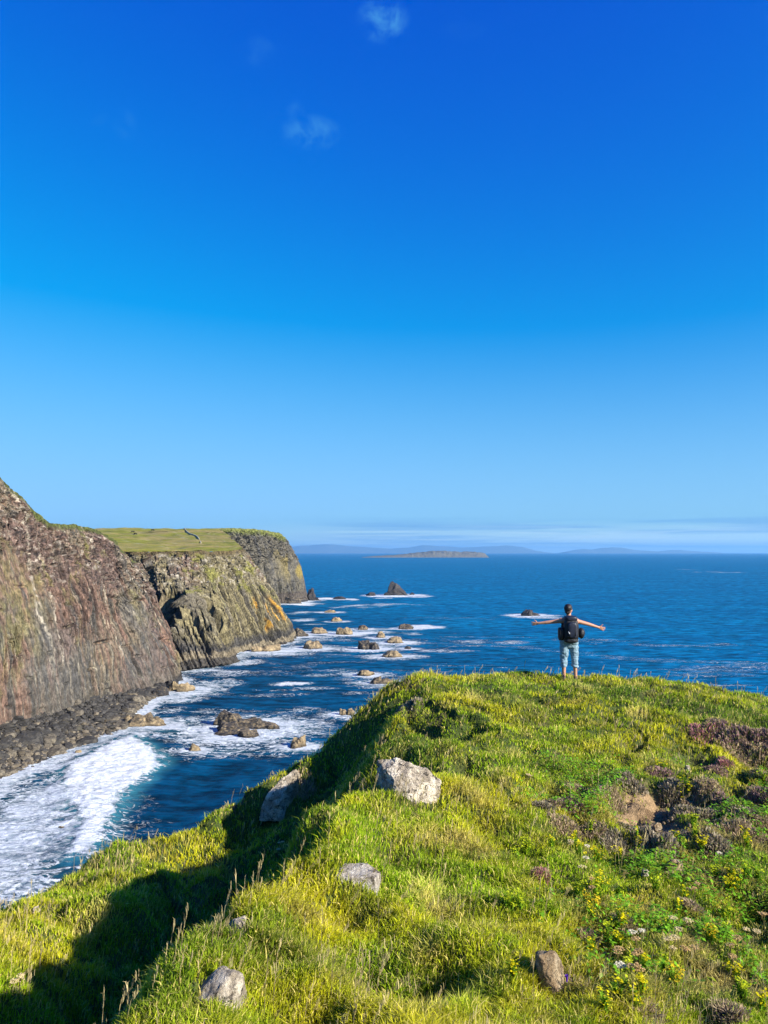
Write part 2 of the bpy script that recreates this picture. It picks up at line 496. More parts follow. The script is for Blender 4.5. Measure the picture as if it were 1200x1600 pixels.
gcol = np.zeros((GX.size, 3)) + np.array([0.055, 0.075, 0.018])
gcol = mixc(gcol, (0.085, 0.07, 0.03), smooth(0.0, 0.5, fbm(GX * 0.9, GY * 0.9 + 5)).ravel())
soilc = np.zeros((GX.size, 3)) + np.array([0.25, 0.17, 0.09])
soilc = mixc(soilc, (0.15, 0.095, 0.05), smooth(-0.1, 0.4, fbm(GX * 5, GY * 5, None, 4)).ravel())
gcol = lerp(gcol, soilc, SOILM.ravel()[:, None])
rockm = smooth(3.0, 6.0, SDn + 2 * fbm(GX * 0.4, GY * 0.4)).ravel()
gcol = mixc(gcol, (0.16, 0.13, 0.10), rockm)
lo, st = grid_faces(len(gy), len(gx))
me = mesh_np('ground', np.stack([GX, GY, GZ], -1).reshape(-1, 3), lo, st, True, gcol)
tag(link('ground', me, M['ground']), 'turf covered rocky headland with a bare soil scar under the standing person', None, None, 'structure')

# ------------------------------------------------------------------ cliffs
def catmull(pts_, m):
    p = np.array(pts_, float); k = len(p)
    p = np.vstack([2 * p[0] - p[1], p, 2 * p[-1] - p[-2]])
    t = np.linspace(0, k - 1 - 1e-9, m); i = t.astype(int); f = (t - i)[:, None]
    a, b, c, d = p[i], p[i + 1], p[i + 2], p[i + 3]
    return 0.5 * (2 * b + (c - a) * f + (2 * a - 5 * b + 4 * c - d) * f ** 2 + (3 * b - a - 3 * c + d) * f ** 3)

def columns(c, seed, w):
    """basalt columns along coordinate c: (step of each column, groove 0..1 between columns)"""
    cw = c / w + 0.25 * noise(c * 0.23 / w, np.full_like(c, seed * 3.1))
    i = np.floor(cw); f = cw - i
    hgt = hash01(i.astype(np.int64), seed)
    return hgt, smooth(0.22, 0.0, np.minimum(f, 1 - f)), i

def make_cliff(base, top, nu, nv, seed, bulge, tilt, recess=None, colw=1.5, rubble=0.62, pal=None, depth=1.0, inland=None, grassf=None):
    Bc, Tc = catmull(base, nu), catmull(top, nu)
    ts = np.linspace(0, len(top) - 1, nu)
    Tc[:, 2] += 0.9 * fbm(ts * 2.1, ts * 0 + seed, None, 4) * (Tc[:, 2] > 0)
    Tc[:, :2] += (3.2 if seed == 6 else 2.0) * np.stack([fbm(ts * 2.4 + 9, ts * 0 + seed, None, 4), fbm(ts * 3.0 + 30, ts * 0 + seed, None, 4)], -1)
    v = np.linspace(-0.06, 1, nv)[:, None, None]
    S = Bc[None] * (1 - v) + Tc[None] * v
    vv = np.broadcast_to(v[..., 0], S.shape[:2])
    du = np.gradient(S, axis=1); dv = np.gradient(S, axis=0)
    nr = np.cross(du, dv); nr /= np.linalg.norm(nr, axis=-1, keepdims=True) + 1e-9
    s = np.cumsum(np.linalg.norm(np.diff(Bc * 0.5 + Tc * 0.5, axis=0, prepend=(Bc * 0.5 + Tc * 0.5)[:1]), axis=1))
    s = np.broadcast_to(s[None], vv.shape)
    X, Y, Z = S[..., 0], S[..., 1], S[..., 2]
    c = s + tilt * Z + 1.6 * noise(s * 0.03, Z * 0.025, np.full_like(s, seed))
    wz = 0.8 + 0.3 * noise(s * 0.02, Z * 0.03)
    h1, g1, i1 = columns(c, seed, colw)
    h2, g2, i2 = columns(c + 3.3, seed + 5, colw * 3.7)
    big = fbm(s * 0.045, Z * 0.03, np.full_like(s, seed * 2.2), 4)
    # top of each column breaks off at its own height
    br = hash01(i1.astype(np.int64) * 7 + 3, seed + 2)
    br2 = hash01(i2.astype(np.int64) * 5 + 1, seed + 9)
    zf = vv + 0.13 * fbm(s * 0.06, Z * 0.05, np.full_like(s, 4.0 + seed), 3)
    colz = smooth(rubble + 0.06, rubble - 0.06, zf)
    stepb = (vv > 0.12 + 0.3 * br) * 0.5 + (vv > 0.40 + 0.3 * br2) * 0.8
    zs = Z / (2.2 + 3.6 * hash01(i1.astype(np.int64), seed + 4)) + 7 * hash01(i1.astype(np.int64), seed + 6)
    hb = hash01((i1 * 131 + np.floor(zs)).astype(np.int64), seed + 7); fz = zs - np.floor(zs)
    crk = smooth(0.09, 0.02, np.minimum(fz, 1 - fz))
    rub = fbm(X * 0.30, Y * 0.30, Z * 0.36, 6, 0.66)
    blk = np.abs(fbm(X * 0.16, Y * 0.16, Z * 0.2, 4, 0.55))
    d = bulge(vv) + 4.2 * big
    cm = 1.0 if seed == 6 else 0.22 + 0.78 * smooth(-.12, .22, fbm(s * 0.035 + 21, Z * 0.045, np.full_like(s, seed * 1.0), 3))
    g1 = g1 * cm; g2 = g2 * (0.4 + 0.6 * cm)
    d = d + 3.0 * fbm(s * .018 + 5, Z * .012, np.full_like(s, seed * 3.0), 2) * (seed == 3)
    d = d + colz * depth * cm * ((0.65 if seed == 3 else 1.0) * (1.0 * (h1 - 0.5) - 0.7 * g1 + 1.7 * (h2 - 0.5) - 1.2 * g2) - 0.4 * stepb + 0.75 * (hb - 0.5) - 0.35 * crk)
    d = d + (1 - colz) * depth * (2.2 * rub - 1.6 * smooth(0.07, 0.0, blk)) + 0.45 * rub
    # short horizontal ledges
    led = noise(s * 0.16, Z * 0.55, np.full_like(s, seed + 8.0))
    d = d - 0.6 * smooth(0.44, 0.55, led) * depth
    if recess is not None:
        d = d + recess(s / s.max(), vv, c)
    fade = smooth(1.0, 0.93, vv) * 0.85 + 0.15
    S = S + nr * (d * fade)[..., None]
    S[..., 2] = np.where(vv >= 0.999, Tc[None, :, 2], S[..., 2])
    # colours of the stone and what grows on it, with groove shade painted in
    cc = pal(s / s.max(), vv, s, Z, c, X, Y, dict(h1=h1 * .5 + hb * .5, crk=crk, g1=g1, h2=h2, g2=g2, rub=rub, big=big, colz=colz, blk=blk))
    lo, st = grid_faces(nv, nu)
    return S, lo, st, cc, Tc

GR = lambda a: np.asarray(a)
def pal_a(u, v, s, Z, c, X, Y, k):
    n_ = v.size
    col = np.zeros((n_, 3)) + GR((0.17, 0.138, 0.092))
    f = lambda q: np.ravel(q)
    st = fbm(c * 0.55, Z * 0.06, None, 4)
    st2 = fbm(c * 1.1 + 50, Z * 0.11, None, 4)
    ptch = fbm(s * 0.035 + 9, Z * 0.04, None, 4)
    col = mixc(col, (0.165, 0.095, 0.07), f(smooth(-0.2, 0.15, 0.6 * st + 0.7 * ptch) * 0.8))             # reddish columns
    col = mixc(col, (0.075, 0.07, 0.062), f(smooth(-0.05, 0.30, -st + 0.3 * st2)) * 0.9)                # grey
    col = mixc(col, (0.34, 0.29, 0.20), f(smooth(0.16, 0.40, st2)) * 0.7)                             # pale bands
    grn = fbm(s * 0.05, Z * 0.05 + 30, None, 4) + 0.35 * fbm(c * 0.5, Z * 0.15, None, 3)
    col = mixc(col, (0.19, 0.16, 0.06), f(smooth(0.14, 0.36, grn)) * 0.6)                              # olive growth
    bl = fbm(X * 0.7, Y * 0.7, Z * 0.7, 4)
    up = 1 - f(k['colz'])
    col = mixc(col, (0.13, 0.088, 0.072), up * f(smooth(-0.2, 0.25, ptch)) * 0.8)
    col = mixc(col, (0.36, 0.31, 0.25), up * f(smooth(0.16, 0.36, bl)) * 0.75)                          # lichen pale stones
    col = mixc(col, (0.035, 0.030, 0.028), up * f(smooth(0.12, 0.30, -bl)) * 0.8)
    col = mixc(col, (0.17, 0.16, 0.045), up * f(smooth(0.12, 0.3, grn)) * 0.6)
    rim = f(smooth(0.955, 0.985, v + 0.03 * bl))
    col = mixc(col, (0.075, 0.085, 0.025), rim)
    col = mixc(col, (0.022, 0.021, 0.022), f(np.maximum(np.maximum(k['g1'] * .65, k['crk'] * .45), k['g2'] * .8) * k['colz']))  # shade of the grooves and cracks painted dark into the stone colour
    col = col * (0.72 + .56 * f(k['h1']))[:, None]
    # a grey bare sheet low in the middle, an olive apron and pale diagonal bands
    pa = fbm(s * 0.022 + 3, Z * 0.03, None, 4)
    col = mixc(col, (0.085, 0.082, 0.078), f(smooth(.02, .26, pa) * smooth(.75, .5, v)) * .5)
    ol = smooth(.30, .24, u + .05 * pa) * smooth(.08, .25, v) * smooth(.72, .55, v) * smooth(-.25, .2, fbm(X * .25, Y * .25, Z * .25, 4))
    col = mixc(col, (0.20, 0.18, 0.06), f(ol) * .4)
    for c0, wdt in ((.27, .010), (.30, .006), (.47, .005), (.66, .006)):
        bd_ = np.abs(u - c0 + .10 * (v - .5) + .012 * noise(Z * .15, u * 9))
        col = mixc(col, (0.38, 0.33, 0.25), f(smooth(wdt, wdt * .2, bd_) * smooth(-.2, .25, bl) * smooth(.10, .3, v)) * .8)
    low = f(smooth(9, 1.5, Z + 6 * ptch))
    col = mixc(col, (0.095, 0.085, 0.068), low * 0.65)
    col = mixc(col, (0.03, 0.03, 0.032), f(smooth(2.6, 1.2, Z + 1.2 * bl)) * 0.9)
    return col

def pal_b(u, v, s, Z, c, X, Y, k):
    n_ = v.size
    f = lambda q: np.ravel(q)
    col = np.zeros((n_, 3)) + GR((0.185, 0.155, 0.08))
    st = fbm(c * 0.3 + 7, Z * 0.02, None, 4); st2 = fbm(c * 1.0, Z * 0.05 + 3, None, 3)
    ptch = fbm(s * 0.04, Z * 0.05 + 11, None, 4)
    bl = fbm(X * 0.6, Y * 0.6, Z * 0.6, 4)
    col = mixc(col, (0.125, 0.11, 0.085), f(smooth(-0.05, 0.3, st)) * 0.8)
    col = mixc(col, (0.165, 0.105, 0.085), f(smooth(0.05, 0.3, ptch) * smooth(0.35, 0.8, v)) * 0.8)
    col = mixc(col, (0.34, 0.30, 0.20), f(smooth(0.15, 0.4, st2)) * 0.6)
    up = 1 - f(k['colz'])
    col = mixc(col, (0.36, 0.32, 0.26), up * f(smooth(0.08, 0.3, bl)) * 0.75)
    col = mixc(col, (0.045, 0.04, 0.035), up * f(smooth(0.1, 0.3, -bl)) * 0.7)
    gn = fbm(X * 0.12, Y * 0.12, Z * 0.14, 4)
    col = mixc(col, (0.19, 0.18, 0.045), f(smooth(0.10, 0.28, gn) * smooth(0.25, 0.6, v)) * 0.85)
    # orange lichen near the outer corner
    org = smooth(0.05, 0.2, fbm(c * 0.35 + 2, Z * 0.07, None, 3)) * smooth(0.32, 0.34, u) * smooth(0.40, 0.385, u) * smooth(0.12, 0.2, v) * smooth(0.5, 0.38, v)
    col = mixc(col, (0.48, 0.25, 0.03), f(org) * 0.9)
    rim = f(smooth(0.94, 0.985, v + 0.04 * bl))
    col = mixc(col, (0.10, 0.075, 0.035), rim)
    col = mixc(col, (0.022, 0.021, 0.022), f(np.maximum(np.maximum(k['g1'] * .6, k['crk'] * .45), k['g2'] * .8) * k['colz']))  # grooves and cracks: shade painted in as a near-black tone
    col = col * (0.75 + .5 * f(k['h1']))[:, None]
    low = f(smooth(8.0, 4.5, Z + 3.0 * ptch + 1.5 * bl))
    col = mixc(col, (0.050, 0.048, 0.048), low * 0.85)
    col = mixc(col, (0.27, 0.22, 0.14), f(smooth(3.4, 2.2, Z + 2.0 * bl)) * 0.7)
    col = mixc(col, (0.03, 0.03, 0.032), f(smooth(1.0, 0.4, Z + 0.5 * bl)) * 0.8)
    return col

def pal_c(u, v, s, Z, c, X, Y, k):
    n_ = v.size
    f = lambda q: np.ravel(q)
    col = np.zeros((n_, 3)) + GR((0.105, 0.093, 0.068))
    st = fbm(c * 0.16, Z * 0.02, None, 4)
    bl = fbm(X * 0.25, Y * 0.25, Z * 0.25, 4)
    gn = fbm(X * 0.06 + 4, Y * 0.06, Z * 0.06, 4)
    col = mixc(col, (0.085, 0.08, 0.072), f(smooth(0.0, 0.3, st)) * 0.8)
    col = mixc(col, (0.19, 0.165, 0.12), f(smooth(0.12, 0.3, bl)) * 0.5)
    col = mixc(col, (0.035, 0.034, 0.03), f(smooth(0.1, 0.3, -bl)) * 0.6)
    col = mixc(col, (0.24, 0.18, 0.04), f(smooth(0.0, 0.25, gn + 0.2 * st) * smooth(0.35, 0.6, u) * smooth(0.2, 0.4, v) * smooth(0.9, 0.7, v)) * 0.8)
    col = mixc(col, (0.14, 0.15, 0.04), f(smooth(0.90, 0.98, v + 0.08 * bl + 0.05 * smooth(0.4, 0.6, u))))
    col = mixc(col, (0.075, 0.06, 0.05), f(smooth(11, 8, Z + 3 * bl)) * 0.8)
    col = mixc(col, (0.03, 0.03, 0.032), f(smooth(1.6, 0.6, Z + bl)) * 0.8)
    return col

A_base = [at(-150,1215,140),at(-70,1160,163),at(0,1128,182),at(70,1115,196),at(140,1095,215),at(200,1083,238),at(250,1073,253),at(279,1063,269),(-80,286,0),(-90,303,0),(-118,312,0)]
A_top = [at(-150,600,175),at(-70,680,190),at(0,745,205),at(72,812,222),at(118,820,240),at(163,834,255),at(188,855,263),at(203,884,274),at(201,880,290),(-102,306,43),(-126,316,46)]
B_base = [(-118,328,0),(-106,338,0),(-92,336,0),at(268,1043,300),at(305,1041,303),at(345,1034,314),at(370,1021,342),at(420,1008,370),at(459,1000,394),(-55,428,0),(-78,500,0),(-124,598,0)]
B_top = [(-128,334,45.5),(-118,339,45.3),(-108,342,45.2),at(240,862,346),at(270,862,349),at(300,861,353),at(330,861,366),at(355,861,385),at(377,858,407),at(377,853,440),at(366,845,500),at(352,832,590)]
C_base = [(-124,598,0),(-128,622,0),(-112,645,0),at(440,944,674),at(475,938,708),(-72,748,0),(-90,800,0)]
C_top = [at(352,832,590),at(345,825.5,620),at(380,826,640),at(408,828,662),at(436,833,690),at(440,837,722),(-112,780,58)]

def rec_a(u, v, c):
    # the long diagonal seam and a dark cleft near the foot of the nose
    e = smooth(0.012, 0.0, np.abs(u - 0.66 - 0.03 * (v - 0.1))) * smooth(0.22, 0.12, v)
    for u0, v0, v1, w in ((.615, .02, .26, .005), (.52, .10, .30, .004), (.40, .05, .20, .004), (.36, .55, .85, .005), (.70, .35, .6, .003)):
        e = e + smooth(w, w * .4, np.abs(u - u0 - .08 * (.3 - v))) * smooth(v0 - .03, v0 + .02, v) * smooth(v1 + .02, v1 - .05, v)
    for u0, v0, w in ((.50, .58, .030), (.57, .60, .022), (.62, .34, .02), (.44, .30, .025), (.68, .22, .02), (.34, .40, .02)):
        e = e + .7 * smooth(.012, .004, np.abs(v - v0 - .25 * (u - u0))) * smooth(w, w * .5, np.abs(u - u0))
    return -2.3 * e
def rec_b(u, v, c):
    ue = 0.118 + 0.075 * v + 0.006 * noise(v * 9, v * 0)
    cove = smooth(ue + .004, ue - .004, u) * smooth(0.63, 0.54, v + .05 * noise(u * 60, v * 5)) * smooth(0.045, 0.07, u) * 9.0
    slots = 0
    for (u0, w, lo_, hi) in [(0.077, .005, .52, .97), (0.092, .004, .60, .96), (0.104, .004, .5, .93), (0.118, .005, .62, .9), (0.165, .004, .05, .5), (0.178, .004, .22, .62), (0.19, .004, .02, .42), (0.205, .004, .0, .4),
                             (0.328, .004, .06, .26), (0.338, .004, .08, .34), (0.349, .0045, .05, .30), (0.36, .004, .05, .24), (0.232, .004, .03, .35)]:
        slots = slots + smooth(w, w * .4, np.abs(u - u0 - (.045 * (.3 - v) if .15 < u0 < .25 else 0))) * smooth(lo_ - .04, lo_ + .02, v) * smooth(hi + .02, hi - .04, v)
    lobe = smooth(ue - .004, ue + .008, u) * smooth(0.235, 0.212, u + .02 * v) * smooth(0.68, 0.50, v) * 4.5
    return -cove - 3.0 * slots + lobe
def build_cliff(label, base, top, nu, nv, seed, bulge, tilt, recess, colw, rubble, pal, depth, inland):
    S, lo, st, cc, Tc = make_cliff(base, top, nu, nv, seed, bulge, tilt, recess, colw, rubble, pal, depth)
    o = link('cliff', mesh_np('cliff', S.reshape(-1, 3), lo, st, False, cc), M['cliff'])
    tag(o, label, None, None, 'structure')
    o['category'] = 'cliff'
    if inland is not None:
        # grassy land behind the brink, sharing the brink's points
        sub = Tc[::2] if nu > 300 else Tc
        sub = S[-1][::2]
        t = np.concatenate([np.linspace(0, 1, 70) ** 2.2])
        q = inland(sub, t)
        lo2, st2 = grid_faces(q.shape[0], q.shape[1])
        X, Y, Z = q[..., 0], q[..., 1], q[..., 2]
        gc = np.zeros((X.size, 3)) + GR((0.18, 0.178, 0.024))
        a = fbm(X * 0.02, Y * 0.05, None, 4).ravel(); b = fbm(X * 0.12, Y * 0.3, None, 4).ravel()
        gc = mixc(gc, (0.24, 0.19, 0.065), smooth(-0.15, 0.2, a)); gc = mixc(gc, (0.085, 0.10, 0.018), smooth(0.0, 0.3, b) * .8)
        gc = mixc(gc, (0.30, 0.27, 0.19), smooth(0.28, 0.45, fbm(X * 0.3, Y * 0.6, None, 3).ravel()) * .8)
        link('grassy_top', mesh_np('grassy_top', q.reshape(-1, 3), lo2, st2, True, gc), M['ground'], o)
    return o

def inland_a(edge, t):
    q = edge[None] + t[:, None, None] * np.array([-130.0, 45.0, -22.0])
    q[..., 2] += smooth(0, .1, t)[:, None] * 1.3 * fbm(q[..., 0] * 0.06, q[..., 1] * 0.06)
    return q
def inland_bc(edge, t):
    q = edge[None] + t[:, None, None] * np.array([-330.0, 0.0, 0.0])
    r = smooth(0, .12, t)[:, None]
    q[..., 2] += r * (3.2 * fbm(q[..., 0] * 0.016, q[..., 1] * 0.02) + 1.5 * fbm(q[..., 0] * 0.06, q[..., 1] * 0.05))
    q[..., 2] += 0.7 * fbm(q[..., 0] * 0.25, q[..., 1] * 0.2)
    q[..., 2] -= t[:, None] ** 2 * 6
    return q
build_cliff('steep brown and red columned cliff rising from the boulder beach, nearest of the cliffs', A_base, A_top, 960, 260, 3,
            lambda v: 3.0 * np.sin(np.pi * np.clip(v, 0, 1)), 0.42, rec_a, 0.95, 0.66, pal_a, 1.0, inland_a)
build_cliff('flat topped olive grey columned cliff with a dark cove, behind the nearest cliff', B_base, B_top, 1000, 220, 6,
            lambda v: 2.0 * np.sin(np.pi * np.clip(v, 0, 1)), 0.26, rec_b, 1.2, 0.64, pal_b, 1.0, inland_bc)
build_cliff('rounded far cliff headland with yellow lichen at the end of the grassy plateau', C_base, C_top, 320, 130, 9,
            lambda v: 4.0 * np.sin(np.pi * np.clip(v, 0, 1)) ** 1.5, 0.05, None, 2.6, 0.55, pal_c, 1.3, inland_bc)

# far low headland beyond the plateau
q = np.array(at(40, 823, 1500)); x = np.linspace(-200, 85, 90)[None] + np.zeros((30, 1)); tt = np.linspace(-1, 1, 30)[:, None]
top = np.interp(x, [-200, -100, 40, 62, 78, 85], [62, 58, 54.5, 52, 38, 0]) + 1.2 * noise(x * .06, x * 0)
zz = (CAM_Z + 0 * x) * 0 + (np.clip(1 - np.abs(tt) ** 6, 0, 1) ** 0.5) * (top + CAM_Z)
zz = np.where(np.abs(tt) > .99, -2, zz)
V = np.stack([x + q[0] + 12 * tt * 0, 1500 + 60 * tt + 0 * x, zz - 1], -1)
cc = np.zeros((V.shape[0] * V.shape[1], 3)) + GR((0.07, 0.085, 0.05))
lo, st = grid_faces(30, 90)
tag(link('hills', mesh_np('hills', V.reshape(-1, 3), lo, st, True, cc), M['ground']), 'low flat far headland showing just above the nearest cliff top', None, None, 'structure')

# ------------------------------------------------------------------ distant hills and island
def ridge(name, Y, prof, depth_, seed, col, label, rough=0.1, z0=-2, nx=260, cat=None, steep=1.0):
    px = np.linspace(prof[0][0], prof[-1][0], nx)
    py = np.interp(px, [p[0] for p in prof], [p[1] for p in prof])
    xs = (px - 600) / FPX * Y
    h = np.maximum((863 - py) / FPX * Y + CAM_Z, 0)
    tt = np.linspace(-1, 1, 34)[:, None]
    X = xs[None] + 0 * tt; Yy = Y + depth_ * tt + 0 * X
    body = np.clip(1 - np.abs(tt) ** steep, 0, 1)
    sc = 6.0 / (depth_)
    nz = fbm(X * sc * 0.5, Yy * sc * 0.5, np.full_like(X, seed), 5)
    Z = h[None] * (body * (1 + rough * 2.0 * nz * (1 - np.exp(-3 * np.abs(tt)))) ) + rough * 0.6 * h[None] * nz * body
    Z = np.where(np.abs(tt) > 0.985, z0, Z)
    cc = np.zeros((X.size, 3)) + GR(col[0])
    cc = mixc(cc, col[1], smooth(-0.1, 0.3, fbm(X * sc * 3, Yy * sc * 3, Z * sc * 5, 4)).ravel())
    lo, st = grid_faces(34, nx)
    o = link(name, mesh_np(name, np.stack([X, Yy, Z], -1).reshape(-1, 3), lo, st, True, cc), M['ground'])
    return tag(o, label, cat, None, 'structure')
HC = ((0.09, 0.125, 0.115), (0.14, 0.155, 0.14))
ridge('hills', 35000, [(380,862.8),(430,858),(470,852.5),(500,851),(520,850),(545,853),(575,855),(610,857),(640,855),(660,851.5),(690,853),(720,855),(760,854),(790,852),(815,854),(835,860),(850,862.5)], 2500, 1, HC,
      'long range of pale blue hills on the horizon behind the flat island', 0.16)
ridge('hills', 33000, [(880,862.6),(898,859),(912,857.5),(925,858.5),(940,856),(955,855),(970,855.2),(985,858),(1000,860),(1030,861.5),(1050,862.6)], 1500, 2, HC,
      'small group of pale blue hills on the horizon right above the person', 0.1)
ridge('hills', 34000, [(1020,862.7),(1035,860.5),(1050,859.3),(1062,859),(1075,860.5),(1092,861.4),(1118,862.8)], 1200, 3, HC,
      'lowest pale blue hills on the horizon, farthest to the right', 0.1)
ridge('island', 6750, [(566,870.5),(590,868.5),(620,867),(645,864.5),(660,863),(675,861.5),(690,861.2),(705,862.5),(720,863),(735,862.6),(750,863.5),(757,866),(761,870.5)], 150, 4,
      ((0.135, 0.13, 0.105), (0.07, 0.068, 0.06)), 'low flat rocky island in front of the blue hills', 0.18, nx=320, cat='island', steep=5)

# ------------------------------------------------------------------ shore under the near cliff
SH_W = [at(-150,1330,122),on_sea(-60,1262),on_sea(0,1217),on_sea(60,1196),on_sea(130,1166),on_sea(190,1142),on_sea(212,1112),on_sea(235,1092),on_sea(275,1076)]
SH_T = [at(-150,1205,146),at(-60,1152,168),at(0,1128,182),at(60,1117,195),at(130,1097,213),at(190,1084,236),at(215,1079,244),at(245,1073,254),at(276,1066,267)]
Wc, Tc_ = catmull(SH_W, 220), catmull(SH_T, 220)
Wc[:, 2] = 0
v = np.linspace(-0.12, 1.12, 70)[:, None, None]
S = Wc[None] * (1 - v) + Tc_[None] * v
S[..., 2] = S[..., 2] + 1.2 * fbm(S[..., 0] * .12, S[..., 1] * .12, None, 4) * np.clip(v[..., 0] * 3, 0, 1)
S[..., 2] -= 0.9 * smooth(0.06, -0.08, v[..., 0])
SHORE = S
cc = np.zeros((S.shape[0] * S.shape[1], 3)) + GR((0.045, 0.042, 0.038))
cc = mixc(cc, (0.10, 0.09, 0.06), smooth(0.0, 0.4, fbm(S[..., 0] * .15, S[..., 1] * .15, None, 4)).ravel())
lo, st = grid_faces(*S.shape[:2], flip=False)
tag(link('shore', mesh_np('shore', S.reshape(-1, 3), lo, st, True, cc), M['ground']), 'dark stony beach between the nearest cliff and the surf', None, None, 'structure')

# ------------------------------------------------------------------ rocks
def rock_mesh(seed, size, sub=4, facets=14, rough=0.18, flat=0.0, freq=1.6, layers=0.0):
    rs = np.random.default_rng(seed)
    bm = bmesh.new()
    bmesh.ops.create_icosphere(bm, subdivisions=sub, radius=1.0)
    V = np.array([v.co[:] for v in bm.verts])
    for q_ in range(facets + 2):
        nn = rs.normal(size=3); nn[2] = abs(nn[2]) * 0.8
        if q_ < 2: nn = np.array([rs.normal() * .3, rs.normal() * .3, 1.0])
        nn /= np.linalg.norm(nn)
        dd = rs.uniform(0.52, 0.86) if q_ > 1 else rs.uniform(.55, .68)
        k = np.maximum(V @ nn - dd, 0)
        V = V - nn[None] * (k * 0.92)[:, None]
    o = rs.uniform(-50, 50, 3)
    nz = fbm(V[:, 0] * freq + o[0], V[:, 1] * freq + o[1], V[:, 2] * freq + o[2], 5, 0.55)
    V = V * (1 + rough * nz * 1.6)[:, None]
    if layers:
        lv = V[:, 2] * layers + 0.4 * V[:, 0] + 0.5 * nz
        V[:, :2] *= (1 + 0.10 * (np.abs(lv - np.round(lv)) * 2 - 0.5))[:, None]
    V[:, 2] = np.where(V[:, 2] < -0.25, -0.25 + (V[:, 2] + 0.25) * 0.5, V[:, 2])
    V = V * np.array(size)[None]
    for vv_, c_ in zip(bm.verts, V): vv_.co = c_
    return bm

def sea_rock(px, py, w, h, label, seed, yaw=0.0, dark=0.0, depthf=0.75, peaks=None, sub=4, group=None, cat='sea rock', name='sea_rock', lean=0.0):
    """a rock awash: photo pixel of the middle of its waterline, its width and height in photo pixels"""
    q = on_sea(px, py)
    Y = q[1]
    W_, H_ = w / FPX * Y * 1.08, h / FPX * Y * 1.08
    pk = peaks or [(0, 0, 1, 1)]
    bm = None
    allV, allF = [], []
    off = 0
    for i, (cx, cy, sw, sh) in enumerate(pk):
        b = rock_mesh(seed * 13 + i, (W_ * 0.5 * sw, W_ * 0.5 * depthf * sw, H_ * sh / 0.80), sub, 12, 0.26, 0, 2.0, 3.0)
        b.verts.ensure_lookup_table()
        Vb = np.array([v.co[:] for v in b.verts])
        Vb[:, 0] += lean * Vb[:, 2]
        Vb += np.array([cx * W_ * 0.5, cy * W_ * 0.5, -0.12 * H_ * sh])
        allV.append(Vb)
        allF.append(np.array([[v.index for v in f.verts] for f in b.faces]) + off)
        off += len(Vb); b.free()
    V = np.vstack(allV); Fa = np.vstack(allF)
    V[:, 2] = np.maximum(V[:, 2], -1.2)
    me = mesh_np(name, V, Fa.ravel(), np.arange(len(Fa)) * 3, False, None, {'dark': np.full(len(V), dark)})
    o = link(name, me, M['searock'])
    o.location = (q[0], q[1], 0); o.rotation_euler = (0, 0, yaw)
    tag(o, label, cat, group)
    ROCKS.append((q[0], q[1], W_))
    return o
ROCKS = []
sea_rock(384,1140,104,25,'largest rock islet, dark on top, in foam below the grassy slope',1,0,.35,.8,
         [(-.62,.55,.48,1.0),(-.1,.35,.6,.62),(.25,.35,.45,.7),(.62,.3,.45,.45),(-.25,-.35,.5,.4),(.2,-.75,.32,.5),(-.45,-.1,.5,.7)])
sea_rock(305,1174,23,13,'small tan rock alone in white foam left of the biggest islet, nearest the breaking wave',2)
sea_rock(465,1166,32,18,'jagged tan rock in foam right below the big dark islet',3,0,0,.8,[(-.2,.1,.8,.8),(.35,.1,.6,1.),(-.1,-.3,.7,.5)])
sea_rock(541,1117,28,12,'blocky tan rock alone in the foam left of the grassy slope',4,0,.1,.7,[(-.35,0,.6,.9),(.3,0,.7,1.)])
sea_rock(597,1068,34,14,'tan rock just left of the grassy knoll top with a dark left end',5,0,.25,.7,[(-.4,0,.6,1.),(.3,0,.75,.85)])
sea_rock(571,1054,28,9,'flat tan rock directly behind the one beside the grassy knoll',6)
sea_rock(613,1026,34,12,'wide low tan rock with white water round it, right end of the rock cluster',7)
sea_rock(577,1014,34,17,'large domed dark and tan rock in the middle of the rock cluster',8,0,.45,.8,[(-.3,0,.75,1.),(.35,-.1,.7,.85)])
sea_rock(620,1004,30,11,'rounded tan rock upper right in the cluster above the low wide one',9)
sea_rock(596,996,18,12,'small upright tan rock behind the domed dark rock',10)
sea_rock(634,983,26,9,'low dark rock in white surf at the far right of the rock cluster',11,0,.4)
sea_rock(566,984,20,9,'small dark topped rock in surf left of the upright tan rock',12,0,.2)
sea_rock(538,991,30,14,'lumpy tan rock in surf between the cliff foot and the cluster',13,0,0,.8,[(-.4,.1,.6,1.),(.35,0,.7,.7)])
sea_rock(496,989,34,10,'long flat tan rock in surf off the cliff corner',14)
sea_rock(489,1013,34,15,'square tan rock nearest the foot of the flat topped cliff',15,0,.1,.8,[(-.3,0,.75,1.),(.35,0,.7,.85)])
sea_rock(526,971,18,8,'small round tan rock behind the lumpy rock off the cliff',16)
sea_rock(515,957,22,5,'thin tan reef barely above water, farthest of the tan rocks',17)
sea_rock(638,1014,13,5,'tiny dark rock awash beside the wide low tan rock',18,0,.4)
sea_rock(468,994,26,16,'dark wet rock wedged against the corner of the flat topped cliff',19,0,.4)
sea_rock(415,1017,52,11,'pale wave washed slab along the foot of the flat topped cliff',20,0.5,0,.5,[(-.4,.1,.6,.8),(.3,0,.7,1.)])
sea_rock(487,938,20,23,'upright dark sea stack beside the far cliff headland',21,0,.6,.7,[(-.1,0,.95,.8),(.55,0,.9,.25),(-.12,0,.72,1.0)],4,None,'sea stack','sea_stack')
sea_rock(618,930,42,24,'pyramid shaped dark sea stack ringed by surf out at sea',22,0,.55,.6,[(-.02,0,.74,1.),(.25,0,.7,.62),(-.3,0,.7,.42),(.55,0,.5,.28)],4,None,'sea stack','sea_stack')
